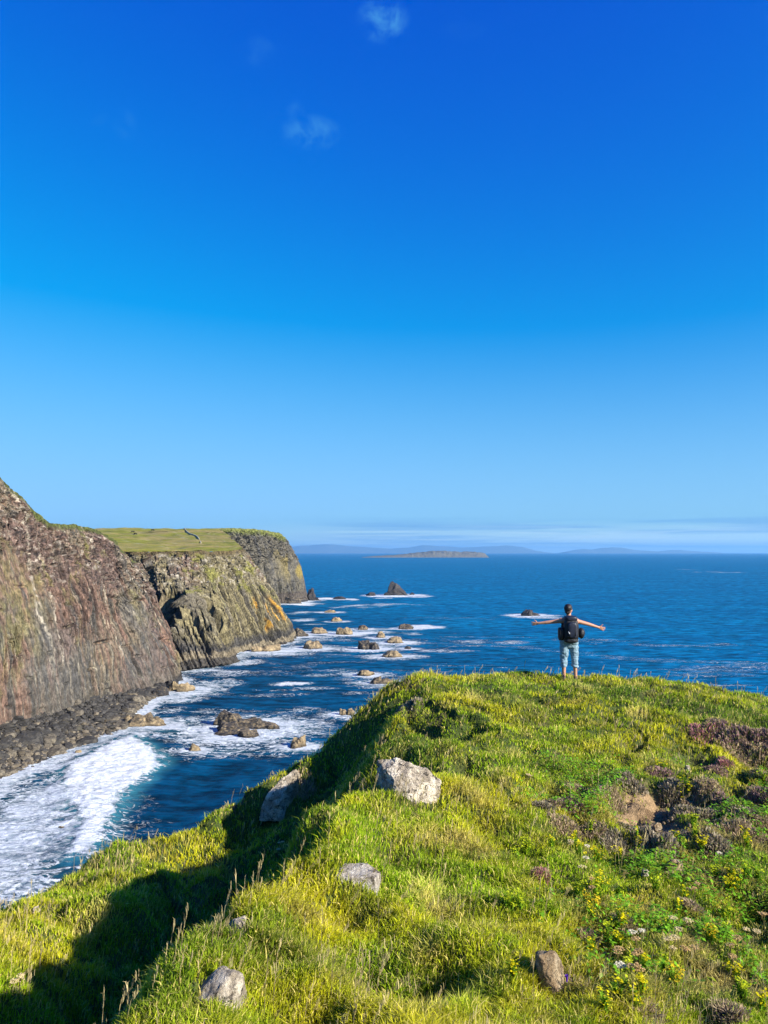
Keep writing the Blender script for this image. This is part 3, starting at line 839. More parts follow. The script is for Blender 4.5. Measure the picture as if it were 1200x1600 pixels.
sea_rock(580,931,17,7,'low black rock just left of the pyramid shaped stack',23,0,.7)
sea_rock(644,929,12,4,'tiny black rock just right of the pyramid shaped stack',24,0,.7)
sea_rock(530,936,22,6,'low black rock in surf between the two sea stacks',25,0,.7)
sea_rock(828,962,38,11,'low dark rock awash left of the outstretched hand',26,0,.5,.6,[(-.2,0,.6,1.),(.3,0,.6,.6)])
sea_rock(455,943,40,12,'dark brown rock shelf at the foot of the far cliff headland',36,0,.4,.5)
sea_rock(226,1134,72,23,'ridged brown rock spit reaching into the surf from the boulder beach',27,0.1,.15,.45,[(-.6,.1,.5,1.),(-.1,.05,.6,.95),(.45,0,.55,.75),(-.3,-.1,.55,.8)])
sea_rock(283,1079,44,20,'pale tan slabs in surf at the foot of the nearest cliff corner',28,0.3,0,.6,[(-.4,.2,.6,.9),(.2,0,.7,.8),(.0,-.4,.5,.5)])
sea_rock(238,1087,56,14,'dark grey rock shelf at the foot of the nearest cliff beside the pale slabs',29,0.1,.5,.5,[(-.4,0,.6,.8),(.35,0,.6,1.)])
sea_rock(205,1098,40,10,'flat dark rock where the boulder beach meets the cliff foot',30,0.2,.6,.6)
sea_rock(123,1180,17,10,'rounded stone standing in the wash just off the boulder beach',31)
sea_rock(93,1202,15,6,'small flat stone in the wash nearest the camera side of the beach',32)
sea_rock(97,1297,22,8,'low stone awash in the lacy foam above the grassy spur',33,0,.2)
# ------------------------------------------------------------------ boulder beach
shapes = [from_bm('boulder', rock_mesh(900 + i, (1, 0.85, 0.62), 3, 11, 0.12), False) for i in range(9)]
shapes_dark = [m.copy() for m in shapes]
for m in shapes: m.materials.append(M['beach_stone'])
for m in shapes_dark: m.materials.append(M['dark_beach_stone'])
rs = np.random.default_rng(21)
nb = 0
NSH = SHORE.shape
def shore_at(u, v):
    return SHORE[int(np.clip(v, 0.0, 1) * (NSH[0] - 1)), int(np.clip(u, 0, 1) * (NSH[1] - 1))]
while nb < 230:
    u = rs.uniform(0.20, 0.97); v = 0.10 + 0.85 * rs.random() ** 1.1
    p = shore_at(u, v)
    if p[1] < 140: continue
    rr = float(np.clip(rs.lognormal(0.22, 0.5), 0.6, 3.6)) * (0.75 if u > .8 else 1.0)
    hi = v > 0.45
    dk = rs.random() < (0.9 if hi else 0.4)
    o = D.objects.new('boulder', (shapes_dark if dk else shapes)[rs.integers(9)])
    COL.objects.link(o)
    o.location = (p[0], p[1], p[2] + 0.1 * rr)
    o.scale = (rr * rs.uniform(.8, 1.3), rr * rs.uniform(.8, 1.2), rr * rs.uniform(.7, 1.1))
    o.rotation_euler = (rs.normal() * .25, rs.normal() * .25, rs.uniform(0, 6.28))
    tag(o, ('dark boulder' if dk else 'grey brown boulder') + ' in the heap of boulders between the nearest cliff and the surf', 'boulder',
        'dark boulders heaped below the nearest cliff' if dk else 'grey brown boulders heaped below the nearest cliff')
    nb += 1
# the uncountable smaller stones between them
b0 = [rock_mesh(950 + i, (1, 0.85, 0.7), 1, 7, 0.1) for i in range(6)]
bv = [np.array([v.co[:] for v in b.verts]) for b in b0]
bf = [np.array([[v.index for v in f.verts] for f in b.faces]) for b in b0]
for b in b0: b.free()
NS = 7000
VV, FF, CC = [], [], []; off = 0
for i in range(NS):
    u = rs.uniform(0.12, 0.99); v = rs.uniform(0.03, 1.05)
    p = SHORE[int(np.clip((v + .12) / 1.24, 0, 1) * (NSH[0] - 1)), int(u * (NSH[1] - 1))]
    k = rs.integers(6); r = float(np.clip(rs.lognormal(-0.75, 0.45), .18, 1.1))
    a = rs.uniform(0, 6.28); ca, sa = math.cos(a), math.sin(a)
    w = bv[k] * r
    w = np.stack([w[:, 0] * ca - w[:, 1] * sa, w[:, 0] * sa + w[:, 1] * ca, w[:, 2]], -1) + p + np.array([rs.normal() * .6, rs.normal() * .6, .1 * r])
    VV.append(w); FF.append(bf[k] + off); off += len(w)
    tn = np.array([.135, .112, .080]) if rs.random() < .65 * (1 - smooth(.1, .55, np.array(v))) + .08 else np.array([.055, .051, .046])
    CC.append(np.repeat((tn * rs.uniform(.45, 1.4))[None], len(w), 0))
me = mesh_np('rubble', np.vstack(VV), np.vstack(FF).ravel(), np.arange(sum(len(f) for f in FF)) * 3, False, np.vstack(CC))
tag(link('rubble', me, M['ground']), 'small dark stones filling the beach between the boulders', None, None, 'stuff')

# ------------------------------------------------------------------ sea
th = np.linspace(R(-62), R(50), 760)
# rows closer together near the shore
rr = [45.0]
while rr[-1] < 42000:
    r = rr[-1]
    rr.append(r + max(0.42, min(r * r / 45.0 / 1500.0, r * .05)) if r > 110 else r + 1.5)
rr = np.array(rr)
TH, RR = np.meshgrid(th, rr)
SX, SY = RR * np.sin(TH), RR * np.cos(TH)
foam = np.zeros(SX.shape); aer = np.zeros(SX.shape); lace = np.zeros(SX.shape)
wob = fbm(SX * 0.06, SY * 0.06, None, 4); wob2 = fbm(SX * 0.02 + 7, SY * 0.02, None, 3); wob3 = fbm(SX * 0.011 + 7, SY * 0.05, None, 4)
def blob(px, py, hw, hh, inten, arr=None, rot=0.0, nz=1.0):
    c = on_sea(px, py); q = on_sea(px, py - hh); q2 = on_sea(px, py + hh)
    rx = hw / FPX * c[1]; ry = abs(q[1] - q2[1]) / 2
    dx, dy = SX - c[0], SY - c[1]
    # stretch along the view bearing of the place
    b = math.atan2(c[0], c[1]) * 0.6
    ca, sa = math.cos(b + rot), math.sin(b + rot)
    ex, ey = dx * ca - dy * sa, dx * sa + dy * ca
    d = np.sqrt((ex / rx) ** 2 + (ey / ry) ** 2) + nz * (0.85 * wob + 0.45 * wob2 + 0.5 * wob3)
    a = foam if arr is None else arr
    np.maximum(a, inten * smooth(1.25, 0.15, d), out=a)
# swell rolling in; foam and turquoise where it breaks
BREAK = np.array([on_sea(*q)[:2] for q in [(205,1150),(232,1165),(248,1182),(246,1200),(232,1218),(205,1240),(182,1262),(168,1290),(155,1318),(130,1345),
                                           (100,1345),(118,1310),(120,1285),(103,1262),(96,1240),(93,1215),(110,1198),(140,1185),(170,1165)]])
bd = sdist(SX, SY, BREAK) + 2.2 * wob + 1.3 * fbm(SX * .25, SY * .25, None, 3)
near_b = (RR > 80) & (RR < 260)
foam = np.where(near_b, np.maximum(foam, 0.99 * smooth(2.6, -2.0, bd + .8 * fbm(SX * .5, SY * .5, None, 3))), foam)
aer = np.where(near_b, np.maximum(aer, 0.95 * smooth(4.5, 0.0, bd)), aer)
blob(10, 1330, 230, 150, 0.84, nz=.3); blob(60, 1260, 110, 80, 0.82, nz=.3); blob(40, 1215, 70, 14, 0.80); blob(110, 1185, 60, 16, 0.75); blob(160, 1160, 50, 14, 0.75)
blob(215, 1150, 50, 14, 0.85); blob(225, 1118, 40, 14, 0.80); blob(300, 1150, 80, 28, 0.62); blob(280, 1175, 80, 16, 0.66); blob(375, 1172, 120, 20, 0.70); blob(390, 1150, 80, 22, 0.78)
blob(250, 1150, 90, 16, 0.55); blob(330, 1112, 60, 10, 0.50); blob(480, 1165, 70, 16, 0.72); blob(500, 1135, 70, 28, 0.60); blob(470, 1110, 110, 9, 0.60); blob(560, 1118, 60, 12, 0.60)
blob(300, 1125, 60, 12, 0.55); blob(275, 1095, 55, 11, 0.80); blob(300, 1078, 45, 8, 0.85); blob(335, 1068, 55, 8, 0.66); blob(265, 1110, 50, 10, 0.70)
blob(310, 1048, 60, 6, 0.75); blob(380, 1036, 60, 6, 0.72); blob(430, 1022, 45, 6, 0.74); blob(350, 1052, 90, 8, 0.50)
blob(452, 1069, 34, 3.6, 0.98, rot=-.10); blob(490, 1075, 50, 3, 0.62); blob(500, 1055, 40, 4, 0.68); blob(540, 1046, 50, 4, 0.68); blob(420, 1085, 70, 4, 0.45)
blob(560, 1082, 60, 5, 0.42); blob(560, 1060, 60, 6, 0.68)
blob(500, 995, 60, 9, 0.68); blob(545, 988, 50, 6, 0.87); blob(600, 985, 80, 7, 0.69); blob(665, 980, 50, 5, 0.89); blob(590, 1012, 50, 6, 0.73); blob(640, 1004, 50, 4, 0.63); blob(625, 1027, 40, 4, 0.73)
blob(740, 1002, 70, 3.5, 0.66); blob(790, 1004, 45, 3, 0.70); blob(690, 1017, 50, 4, 0.53); blob(480, 968, 40, 4, 0.75); blob(470, 958, 40, 4, 0.73); blob(500, 975, 50, 3, 0.63)
blob(610, 932, 70, 3.2, 0.98); blob(650, 932, 40, 3, 0.80); blob(545, 937, 30, 3, 0.85); blob(505, 936, 35, 3.0, 0.95); blob(570, 948, 90, 3.5, 0.63); blob(610, 945, 70, 2.5, 0.68); blob(470, 945, 30, 4, 0.95)
blob(828, 963, 32, 2.4, 1.00); blob(860, 966, 40, 2, 0.60); blob(815, 960, 30, 2, 0.70)
blob(600, 905, 150, 2.2, 0.40); blob(760, 910, 150, 1.2, 0.42); blob(860, 920, 140, 2.5, 0.32); blob(1130, 894, 80, 2.0, 0.55); blob(1080, 890, 40, 1.0, 0.55); blob(560, 900, 60, 1.5, 0.35)
blob(900, 935, 140, 5, 0.26); blob(1050, 940, 120, 3, 0.24); blob(760, 935, 90, 3, 0.26); blob(700, 965, 120, 4, 0.43); blob(960, 1000, 120, 4, 0.20)
for (x, y, w) in ROCKS:
    dd = np.hypot((SX - x) * 0.8, SY - y) / (w * 0.62 + 1.0) + 0.3 * wob
    foam = np.maximum(foam, 0.84 * smooth(2.3, 0.7, dd + .5 * wob3) * (RR < 1000))
# surf along the feet of the cliffs and the beach
for line, wd, k in ((SH_W[1:], 5, .85), (B_base[2:10], 6, .74), (A_base[5:9], 5, .8), (C_base[2:6], 9, .8)):
    ln = np.array(line)[:, :2]
    best = np.full(SX.shape, 1e9)
    for a, b in zip(ln[:-1], ln[1:]):
        e = b - a; t = np.clip(((SX - a[0]) * e[0] + (SY - a[1]) * e[1]) / (e @ e), 0, 1)
        best = np.minimum(best, np.hypot(SX - a[0] - t * e[0], SY - a[1] - t * e[1]))
    foam = np.maximum(foam, k * smooth(wd * 2.0, wd * .5, best + 3.0 * wob))
# scattered whitecaps
cap = fbm(SX * 0.05 + 3, SY * 0.12, None, 3) + 0.4 * fbm(SX * 0.006, SY * 0.012, None, 2)
foam = np.maximum(foam, 0.40 * smooth(0.36, 0.58, cap) * smooth(2600, 300, RR))
foam = np.maximum(foam, 0.24 * smooth(2.2, 0.3, np.abs(fbm(SX * 0.004, SY * 0.010 + 3, None, 4)) * 30) * (RR > 250) * smooth(9000, 2000, RR))
aer = np.maximum(aer, 0.55 * smooth(0.35, 0.8, foam))
lace = smooth(0.9, 0.5, foam) * (RR < 420)
# water heights: long swell, chop, and the breaking roller with its steep right face
hz = 0.28 * noise(SX * 0.035 + SY * 0.02, SY * 0.05) + 0.22 * fbm(SX * 0.10, SY * 0.17, None, 3) + 0.14 * fbm(SX * 0.38, SY * 0.62, None, 3) * (RR < 700)
hz = hz * smooth(5000, 800, RR)
hz = hz + np.where(near_b, 1.15 * smooth(4.0, -3.0, bd) * (0.75 + 0.5 * fbm(SX * .3, SY * .3, None, 4)) + 0.5 * smooth(14, 2, bd), 0)
hz = hz + np.where(foam > .55, 0.22 * fbm(SX * .8, SY * .8, None, 3), 0) * (RR < 420)
lo, st = grid_faces(len(rr), len(th))
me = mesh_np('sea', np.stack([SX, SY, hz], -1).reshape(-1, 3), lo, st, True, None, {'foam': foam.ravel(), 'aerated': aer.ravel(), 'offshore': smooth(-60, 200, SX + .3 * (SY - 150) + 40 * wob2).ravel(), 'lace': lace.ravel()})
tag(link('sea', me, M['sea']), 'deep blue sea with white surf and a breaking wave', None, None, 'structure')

# ------------------------------------------------------------------ stones in the turf
def stone(px, py, w, h, label, seed, mat='boulder', rot=(0, 0, 0), d=0.8, sink=0.12, sub=5, facets=13, rough=0.16, peaks=None, group=None, Yoff=0.0):
    x, y, z = hit(px, py)
    y += Yoff
    W_, H_ = w / FPX * y, h / FPX * y
    pk = peaks or [(0, 0, 0, 1, 1)]
    allV, allF = [], []; off = 0
    for i, (cx, cy, cz, sw, sh) in enumerate(pk):
        b = rock_mesh(seed * 31 + i, (W_ * .5 * sw, W_ * .5 * d * sw, H_ * .8 * sh), sub, facets, rough, 0, 1.7)
        b.verts.ensure_lookup_table()
        Vb = np.array([v.co[:] for v in b.verts]) + np.array([cx * W_ * .5, cy * W_ * .5, cz * H_])
        allV.append(Vb); allF.append(np.array([[v.index for v in f.verts] for f in b.faces]) + off); off += len(Vb); b.free()
    V = np.vstack(allV); Fa = np.vstack(allF)
    me = mesh_np('boulder', V, Fa.ravel(), np.arange(len(Fa)) * 3, False)
    o = link('boulder', me, M[mat])
    o.location = (x, y, float(ground_z(x, y)) - sink * H_ + 0.05)
    o.rotation_euler = rot
    STONES.append((x, y, W_ * .5, W_ * .5 * d))
    return tag(o, label, 'boulder', group)
STONES = []
def hull_stone(px, py, pts_, label, seed, mat='boulder', rz=0.0, scale=1.0, rough=.035, lift=0.0):
    """an angular stone: the hull of its corners, roughened"""
    x, y, z = hit(px, py)
    bm = bmesh.new()
    for p in pts_: bm.verts.new(Vector(p) * scale)
    g = bmesh.ops.convex_hull(bm, input=bm.verts)
    bmesh.ops.delete(bm, geom=[e for e in g['geom_interior'] if isinstance(e, bmesh.types.BMVert)], context='VERTS')
    bmesh.ops.triangulate(bm, faces=bm.faces)
    raw = from_bm('raw', bm); t_ = D.objects.new('raw', raw); COL.objects.link(t_)
    m1 = t_.modifiers.new('r', 'REMESH'); m1.mode = 'VOXEL'; m1.voxel_size = .014 * max(scale, .5)
    m2 = t_.modifiers.new('s', 'SMOOTH'); m2.iterations = 5
    dg = bpy.context.evaluated_depsgraph_get(); dg.update()
    me = D.meshes.new_from_object(t_.evaluated_get(dg)); D.objects.remove(t_); D.meshes.remove(raw)
    me.name = 'boulder'; nv = len(me.vertices)
    c_ = np.zeros(nv * 3, np.float32); me.vertices.foreach_get('co', c_); c_ = c_.reshape(-1, 3)
    n_ = np.zeros(nv * 3, np.float32); me.vertices.foreach_get('normal', n_); n_ = n_.reshape(-1, 3)
    k = fbm(c_[:, 0] * 5 + seed, c_[:, 1] * 5, c_[:, 2] * 7, 5, .6) - .22 * smooth(.05, 0, np.abs(fbm(c_[:, 0] * 3 + seed, c_[:, 1] * 3, c_[:, 2] * 5, 3)))
    c_ = c_ + n_ * (rough * k)[:, None]
    me.vertices.foreach_set('co', np.ascontiguousarray(c_, np.float32).ravel()); me.update()
    for p_ in me.polygons: p_.use_smooth = False
    o = link('boulder', me, M[mat])
    P_ = np.array(pts_) * scale
    o.location = (x, y, float(ground_z(x, y)) + lift); o.rotation_euler = (0, 0, rz)
    STONES.append((x + P_[:, 0].mean(), y + P_[:, 1].mean(), np.ptp(P_[:, 0]) * .5, np.ptp(P_[:, 1]) * .5))
    return tag(o, label, 'boulder')
hull_stone(634,1236,[(-.20,-.24,-.2),(-.17,-.14,.27),(-.44,.35,-.2),(-.41,.28,.44),(-.14,.22,.47),(.06,.18,.42),(.30,.2,.32),(.52,.24,.15),(.46,.12,-.1),(.14,-.16,.05),(.10,-.22,-.2),(.45,.5,-.2),(-.3,.6,-.2)],
           'large pale grey lichen covered boulder with a dark shadowed left side on the grassy slope',1,'boulder',0,.88,.05,-.07)
hull_stone(434,1284,[(-.36,-.1,-.2),(-.33,0,.06),(-.20,.0,.32),(.06,.1,.58),(.34,.25,.74),(.40,.35,.60),(.05,-.15,.16),(.12,-.1,-.2),(.34,.4,0),(-.25,.45,-.1),(-.1,.4,.3)],
           'tilted grey boulder slab half buried at the edge of the shaded gully',2,'boulder',0,.95,.035,.20)
hull_stone(556,1378,[(-.22,-.08,-.12),(.21,-.10,-.12),(-.21,-.06,.08),(.20,-.08,.07),(.24,.05,.07),(-.13,.12,.13),(.10,.12,.14),(-.2,.25,-.1),(.25,.25,-.1)],
           'small flat topped whitish boulder sunk in the grass at the centre of the near slope',3,'pale_boulder',0,.95,.02)
hull_stone(336,1558,[(.14,0,.20),(.20,.05,.16),(.02,.1,.19),(-.08,-.02,.10),(-.42,-.10,-.14),(.2,-.1,-.1),(-.42,.1,-.16),(.22,.2,-.1),(.05,-.12,.12)],
           'grey boulder leaning at the bottom beside the shaded gully, nearest the camera',4,'boulder',0,.82,.025,-.02)
hull_stone(862,1552,[(-.11,0,.30),(.03,.02,.33),(.1,.0,.2),(.11,-.06,-.1),(-.07,-.06,-.1),(-.1,.15,.26),(.08,.2,.22),(.0,-.09,.1),(-.1,.2,-.1),(.1,.2,-.1)],
           'tall tan boulder half buried in long grass at the bottom right',6,'tan_stone',0,.9,.02)
stone(372,1462,42,34,'small bluish grey boulder at the shaded edge just above the leaning grey one',5,'boulder',(0,.2,.4),.8,.12,4)
stone(1055,1366,36,32,'tan boulder just below the bare soil scar',7,'tan_stone',(0,.2,.5),.8,.12,5,11,.14)
stone(938,1238,30,14,'small tan rock ledge at the upper left of the bare soil scar',8,'tan_stone',(0,0,.2),.6,.12,4)
rq_ = np.random.default_rng(5)
for i_ in range(16):
    stone(1018 + 38 * rq_.random() + 12 * (i_ % 3), 1262 + 58 * rq_.random(), 5 + 6 * rq_.random(), 4 + 4 * rq_.random(), 'small crumbled clod of tan earth on the bare soil scar', 50 + i_, 'tan_stone', (0, 0, rq_.uniform(0, 6)), .8, .2, 2, 9, .14, None, 'crumbled clods on the bare soil scar')
stone(1008,1370,16,12,'small grey stone beside the bush below the soil scar',9,'boulder',(0,0,1),.8,.1,4)
stone(88,1384,20,10,'small pale stone on the outer edge of the far grassy spur',10,'boulder',(0,0,.3),.7,.12,4,12,.12,None,None,0)
stone(56,1428,14,9,'smallest pale stone in the grass of the far grassy spur',11,'boulder',(0,0,.9),.7,.12,4)
stone(1028,1296,18,13,'clod of tan earth in the middle of the bare soil scar',12,'tan_stone',(0,0,.4),.8,.2,4)
stone(1075,1205,11,10,'small white stone beside the pink heather clump',13,'boulder',(0,0,.1),.8,.1,3)
# ------------------------------------------------------------------ grass
def blades(name, px_, py_, pz_, Lh, wd, lean, az, colr, mat, label, tipc=None, roll=None, kind='stuff'):
    n_ = len(px_)
    dx, dy = np.cos(az), np.sin(az)
    ra = az + (np.pi / 2 if roll is None else roll)
    sx, sy = np.cos(ra) * wd * .5, np.sin(ra) * wd * .5
    V = np.zeros((n_, 5, 3), np.float32)
    for k, t, w in ((0, 0, .8), (2, .55, 1.0)):
        h = Lh * t * (1 - .15 * lean * t); o_ = Lh * lean * t ** 1.7
        V[:, k, 0] = px_ + dx * o_ - sx * w; V[:, k, 1] = py_ + dy * o_ - sy * w; V[:, k, 2] = pz_ + h
        V[:, k + 1, 0] = px_ + dx * o_ + sx * w; V[:, k + 1, 1] = py_ + dy * o_ + sy * w; V[:, k + 1, 2] = pz_ + h
    V[:, 4, 0] = px_ + dx * Lh * lean; V[:, 4, 1] = py_ + dy * Lh * lean; V[:, 4, 2] = pz_ + Lh * (1 - .35 * lean)
    V[:, :2, 2] -= 0.03
    base = np.arange(n_, dtype=np.int64)[:, None] * 5
    loops = (base + np.array([0, 1, 3, 2, 2, 3, 4])[None]).ravel()
    starts = (np.arange(n_, dtype=np.int64)[:, None] * 7 + np.array([0, 4])[None]).ravel()
    c5 = np.repeat(colr[:, None, :], 5, 1)
    if tipc is not None: c5[:, 4] = tipc; c5[:, 2:4] = c5[:, 2:4] * .65 + tipc[:, None] * .35
    me = mesh_np(name, V.reshape(-1, 3), loops, starts, False, c5.reshape(-1, 3))
    return tag(link(name, me, mat), label, None, None, kind)

def sample_view(nn, rng, y0=3.2, y1=21.5, power=1.35, marg=0.08):
    """ground places in front of the camera, denser where nearer"""
    t = rng.random(nn * 2)
    k = 1 - power
    y = (y0 ** k + t * (y1 ** k - y0 ** k)) ** (1 / k)
    half = 0.5 + marg
    x = rng.uniform(-1, 1, len(y)) * (half * y + .8)
    s = grid_val(SD, x, y)
    ok = s < 1.6
    return x[ok][:nn], y[ok][:nn]

rg = np.random.default_rng(77)
NT = 62000
tx, ty = sample_view(NT, rg)
NT = len(tx)
soil = grid_val(SOILM, tx, ty)
keep = rg.random(NT) > np.clip(soil * 1.3, 0, .97)
for (sx, sy, sa, sb) in STONES:
    keep &= ~((((tx - sx) / (sa * .80)) ** 2 + ((ty - sy) / (sb * .80)) ** 2) < 1)
tx, ty = tx[keep], ty[keep]; NT = len(tx)
# kinds of grass in patches
g1 = fbm(tx * .55, ty * .55, None, 4); g2 = fbm(tx * 1.3 + 20, ty * 1.3, None, 3); g3 = fbm(tx * .35 + 50, ty * .35 - 20, None, 3); g4 = fbm(tx * 3 + 8, ty * 3, None, 2)
right = smooth(0.9, 3.2, tx - 0.10 * (ty - 6)) * smooth(13.5, 11.0, ty)        # the rough herb covered bank on the right
cr = rg.random((NT, 1))
green = np.array([0.265, 0.41, 0.006]); yellow = np.array([0.55, 0.53, 0.012]); strawc = np.array([0.80, 0.66, 0.20]); dgreen = np.array([0.10, 0.22, 0.006]); brown = np.array([0.27, 0.19, 0.09])
tc = np.repeat(green[None], NT, 0)
tc = mixc(tc, yellow, smooth(-.20, .30, g1 + .35 * g4)); tc = mixc(tc, strawc, smooth(.18, .5, g2 + .3 * g3 + .25 * (rg.random(NT) - .5)) * .8)
tc = mixc(tc, dgreen, smooth(.06, .30, g3 - .35 * g2) * .85)
tc = mixc(tc, brown, right * smooth(-.05, .30, g2 * .8 + g4 * .6) * .8)
tc = mixc(tc, (.30, .22, .09), smooth(.22, .42, fbm(tx * 2.2 + 61, ty * 2.2, None, 3)) * .6)
tc = tc * (1 + .45 * (rg.random((NT, 1)) - .5)) * (0.92 + .75 * fbm(tx * 1.8 + 12, ty * 1.8 + 3, None, 4))[:, None]
tl = 0.075 + .072 * smooth(-.1, .5, g2) + .045 * g1
tl = tl * (1 - .35 * right) * (0.75 + .5 * rg.random(NT))
tl = np.clip(tl, .05, None)
NB = 11
bx = np.repeat(tx, NB) + rg.normal(size=NT * NB) * .045 * np.repeat(.7 + ty * .05, NB); by = np.repeat(ty, NB) + rg.normal(size=NT * NB) * .045 * np.repeat(.7 + ty * .05, NB)
nb_ = NT * NB
bl_ = np.repeat(tl, NB) * rg.uniform(.55, 1.25, nb_)
az = np.arctan2(by - np.repeat(ty, NB), bx - np.repeat(tx, NB)) + rg.normal(size=nb_) * .6
# a breeze combs the grass a little to the right
az = np.where(rg.random(nb_) < .35, rg.normal(size=nb_) * .7 - .3, az)
lean = np.clip(rg.normal(.62, .28, nb_), .1, 1.25)
bc = np.repeat(tc, NB, 0) * (1 + .4 * (rg.random((nb_, 1)) - .5))
dry = rg.random(nb_) < .14
bc[dry] = strawc * (0.6 + .5 * rg.random((dry.sum(), 1)))
tip = bc * .85 + strawc[None] * .15
wd = (.0036 + .00052 * by) * rg.uniform(.7, 1.35, nb_)
blades('grass', bx, by, ground_z(bx, by), bl_, wd, lean, az, bc, M['grass'], 'windblown green and straw coloured grass covering the headland', tip, rg.uniform(.3, 2.8, nb_))

# dry stalks with feathery heads
NSK = 3600
kx, ky = sample_view(NSK * 3, rg, 3.4, 20.5, 1.2)
dens = smooth(-.05, .35, fbm(kx * .8 + 3, ky * .8, None, 3)) + 1.2 * smooth(1.0, .0, np.abs(grid_val(SD, kx, ky) + .2)) * .5
ridge_pts = np.array([at(*e)[:2] for e in EDGE])
dr = np.min(np.hypot(kx[:, None] - ridge_pts[None, :, 0] + .2, ky[:, None] - ridge_pts[None, :, 1]), 1)
dens = dens + .8 * smooth(-1.2, -.3, grid_val(SD, kx, ky)) * (ky > 15) + .55 * smooth(2.2, .0, dr) * smooth(-.1, .3, fbm(kx * 1.5, ky * 1.5 + 7, None, 2))
ok = (rg.random(len(kx)) < dens * .45) & (grid_val(SD, kx, ky) < .3) & (grid_val(SOILM, kx, ky) < .3)
kx, ky = kx[ok][:NSK], ky[ok][:NSK]; NSK = len(kx)
kz = ground_z(kx, ky); kl = rg.uniform(.16, .46, NSK) * (1 - .1 * smooth(1.6, .2, np.min(np.hypot(kx[:, None] - ridge_pts[None, :, 0] + .2, ky[:, None] - ridge_pts[None, :, 1]), 1))) * (1 - .3 * smooth(12, 18, ky)); ka = rg.normal(size=NSK) * .9 - .2; kle = np.clip(rg.normal(.38, .24, NSK), .03, 1.0)
cs = np.array([.50, .40, .20])[None] * rg.uniform(.6, 1.15, (NSK, 1))
# stalk: two crossed ribbons; head: spindle of leaning flecks
SX_, SY_, SZ_, SL, SW, SLe, SA, SCc, SR = [], [], [], [], [], [], [], [], []
for ro in (0.2, 1.7):
    SX_.append(kx); SY_.append(ky); SZ_.append(kz); SL.append(kl); SW.append(.0022 + .00028 * ky); SLe.append(kle); SA.append(ka); SCc.append(cs); SR.append(np.full(NSK, ro))
for j in range(9):
    t = .70 + .30 * j / 8
    ox = np.cos(ka) * kl * kle * t ** 1.7; oy = np.sin(ka) * kl * kle * t ** 1.7
    SX_.append(kx + ox); SY_.append(ky + oy); SZ_.append(kz + kl * t * (1 - .28 * kle * t)); SL.append(kl * .11 * rg.uniform(.7, 1.2, NSK)); SW.append((.0021 + .00024 * ky) * rg.uniform(.6, 1.2, NSK))
    SLe.append(rg.uniform(.2, .8, NSK)); SA.append(rg.uniform(0, 6.28, NSK)); SCc.append(cs * rg.uniform(.85, 1.25, (NSK, 1))); SR.append(rg.uniform(0, 3, NSK))
cat_ = np.concatenate
blades('seed_grass', cat_(SX_), cat_(SY_), cat_(SZ_), cat_(SL), cat_(SW), cat_(SLe), cat_(SA), cat_(SCc), M['straw'], 'dry pale grass stalks with feathery seed heads standing above the turf', None, cat_(SR))

# broad leaved herbs on the right hand bank
NL = 4200
lx = rg.uniform(.4, 8.5, NL * 6); ly = rg.uniform(4.5, 13, NL * 6)
dn = smooth(0.9, 3.0, lx - 0.10 * (ly - 6)) * smooth(-.05, .25, fbm(lx * .8 + 31, ly * .8, None, 3)) * (np.abs(lx) < .58 * ly)
ok = (rg.random(len(lx)) < dn) & (grid_val(SOILM, lx, ly) < .2)
lx, ly = lx[ok][:NL], ly[ok][:NL]; NL = len(lx)
VL = np.zeros((NL * 5, 4, 3), np.float32); CL = np.zeros((NL * 5, 4, 3), np.float32)
ci = np.repeat(np.arange(NL), 5)
a = rg.uniform(0, 6.28, NL * 5); rad = rg.uniform(.01, .05, NL * 5); sz = rg.uniform(.012, .030, NL * 5); tilt = rg.uniform(-.1, .7, NL * 5)
cx_, cy_ = lx[ci] + np.cos(a) * rad, ly[ci] + np.sin(a) * rad; cz_ = ground_z(cx_, cy_) + rg.uniform(.05, .16, NL * 5)
ux, uy = np.cos(a), np.sin(a)
for k, (fa, fb) in enumerate(((-.9, 0), (0, -.55), (1, 0), (0, .55))):
    VL[:, k, 0] = cx_ + sz * (ux * fa * np.cos(tilt) - uy * fb); VL[:, k, 1] = cy_ + sz * (uy * fa * np.cos(tilt) + ux * fb); VL[:, k, 2] = cz_ - sz * fa * np.sin(tilt)
lc = np.array([.17, .38, .02])[None] * rg.uniform(.6, 1.3, (NL, 1)); lc = mixc(lc, (.24, .26, .02), (rg.random(NL) < .25) * .8); lc = mixc(lc, (.17, .11, .05), (rg.random(NL) < .12) * .8)
CL[:] = lc[ci][:, None, :]
me = mesh_np('leafy_herbs', VL.reshape(-1, 3), np.arange(NL * 20), np.arange(NL * 5) * 4, False, CL.reshape(-1, 3))
tag(link('leafy_herbs', me, M['leaf']), 'low broad leaved herbs among the grass of the right hand bank', None, None, 'stuff')

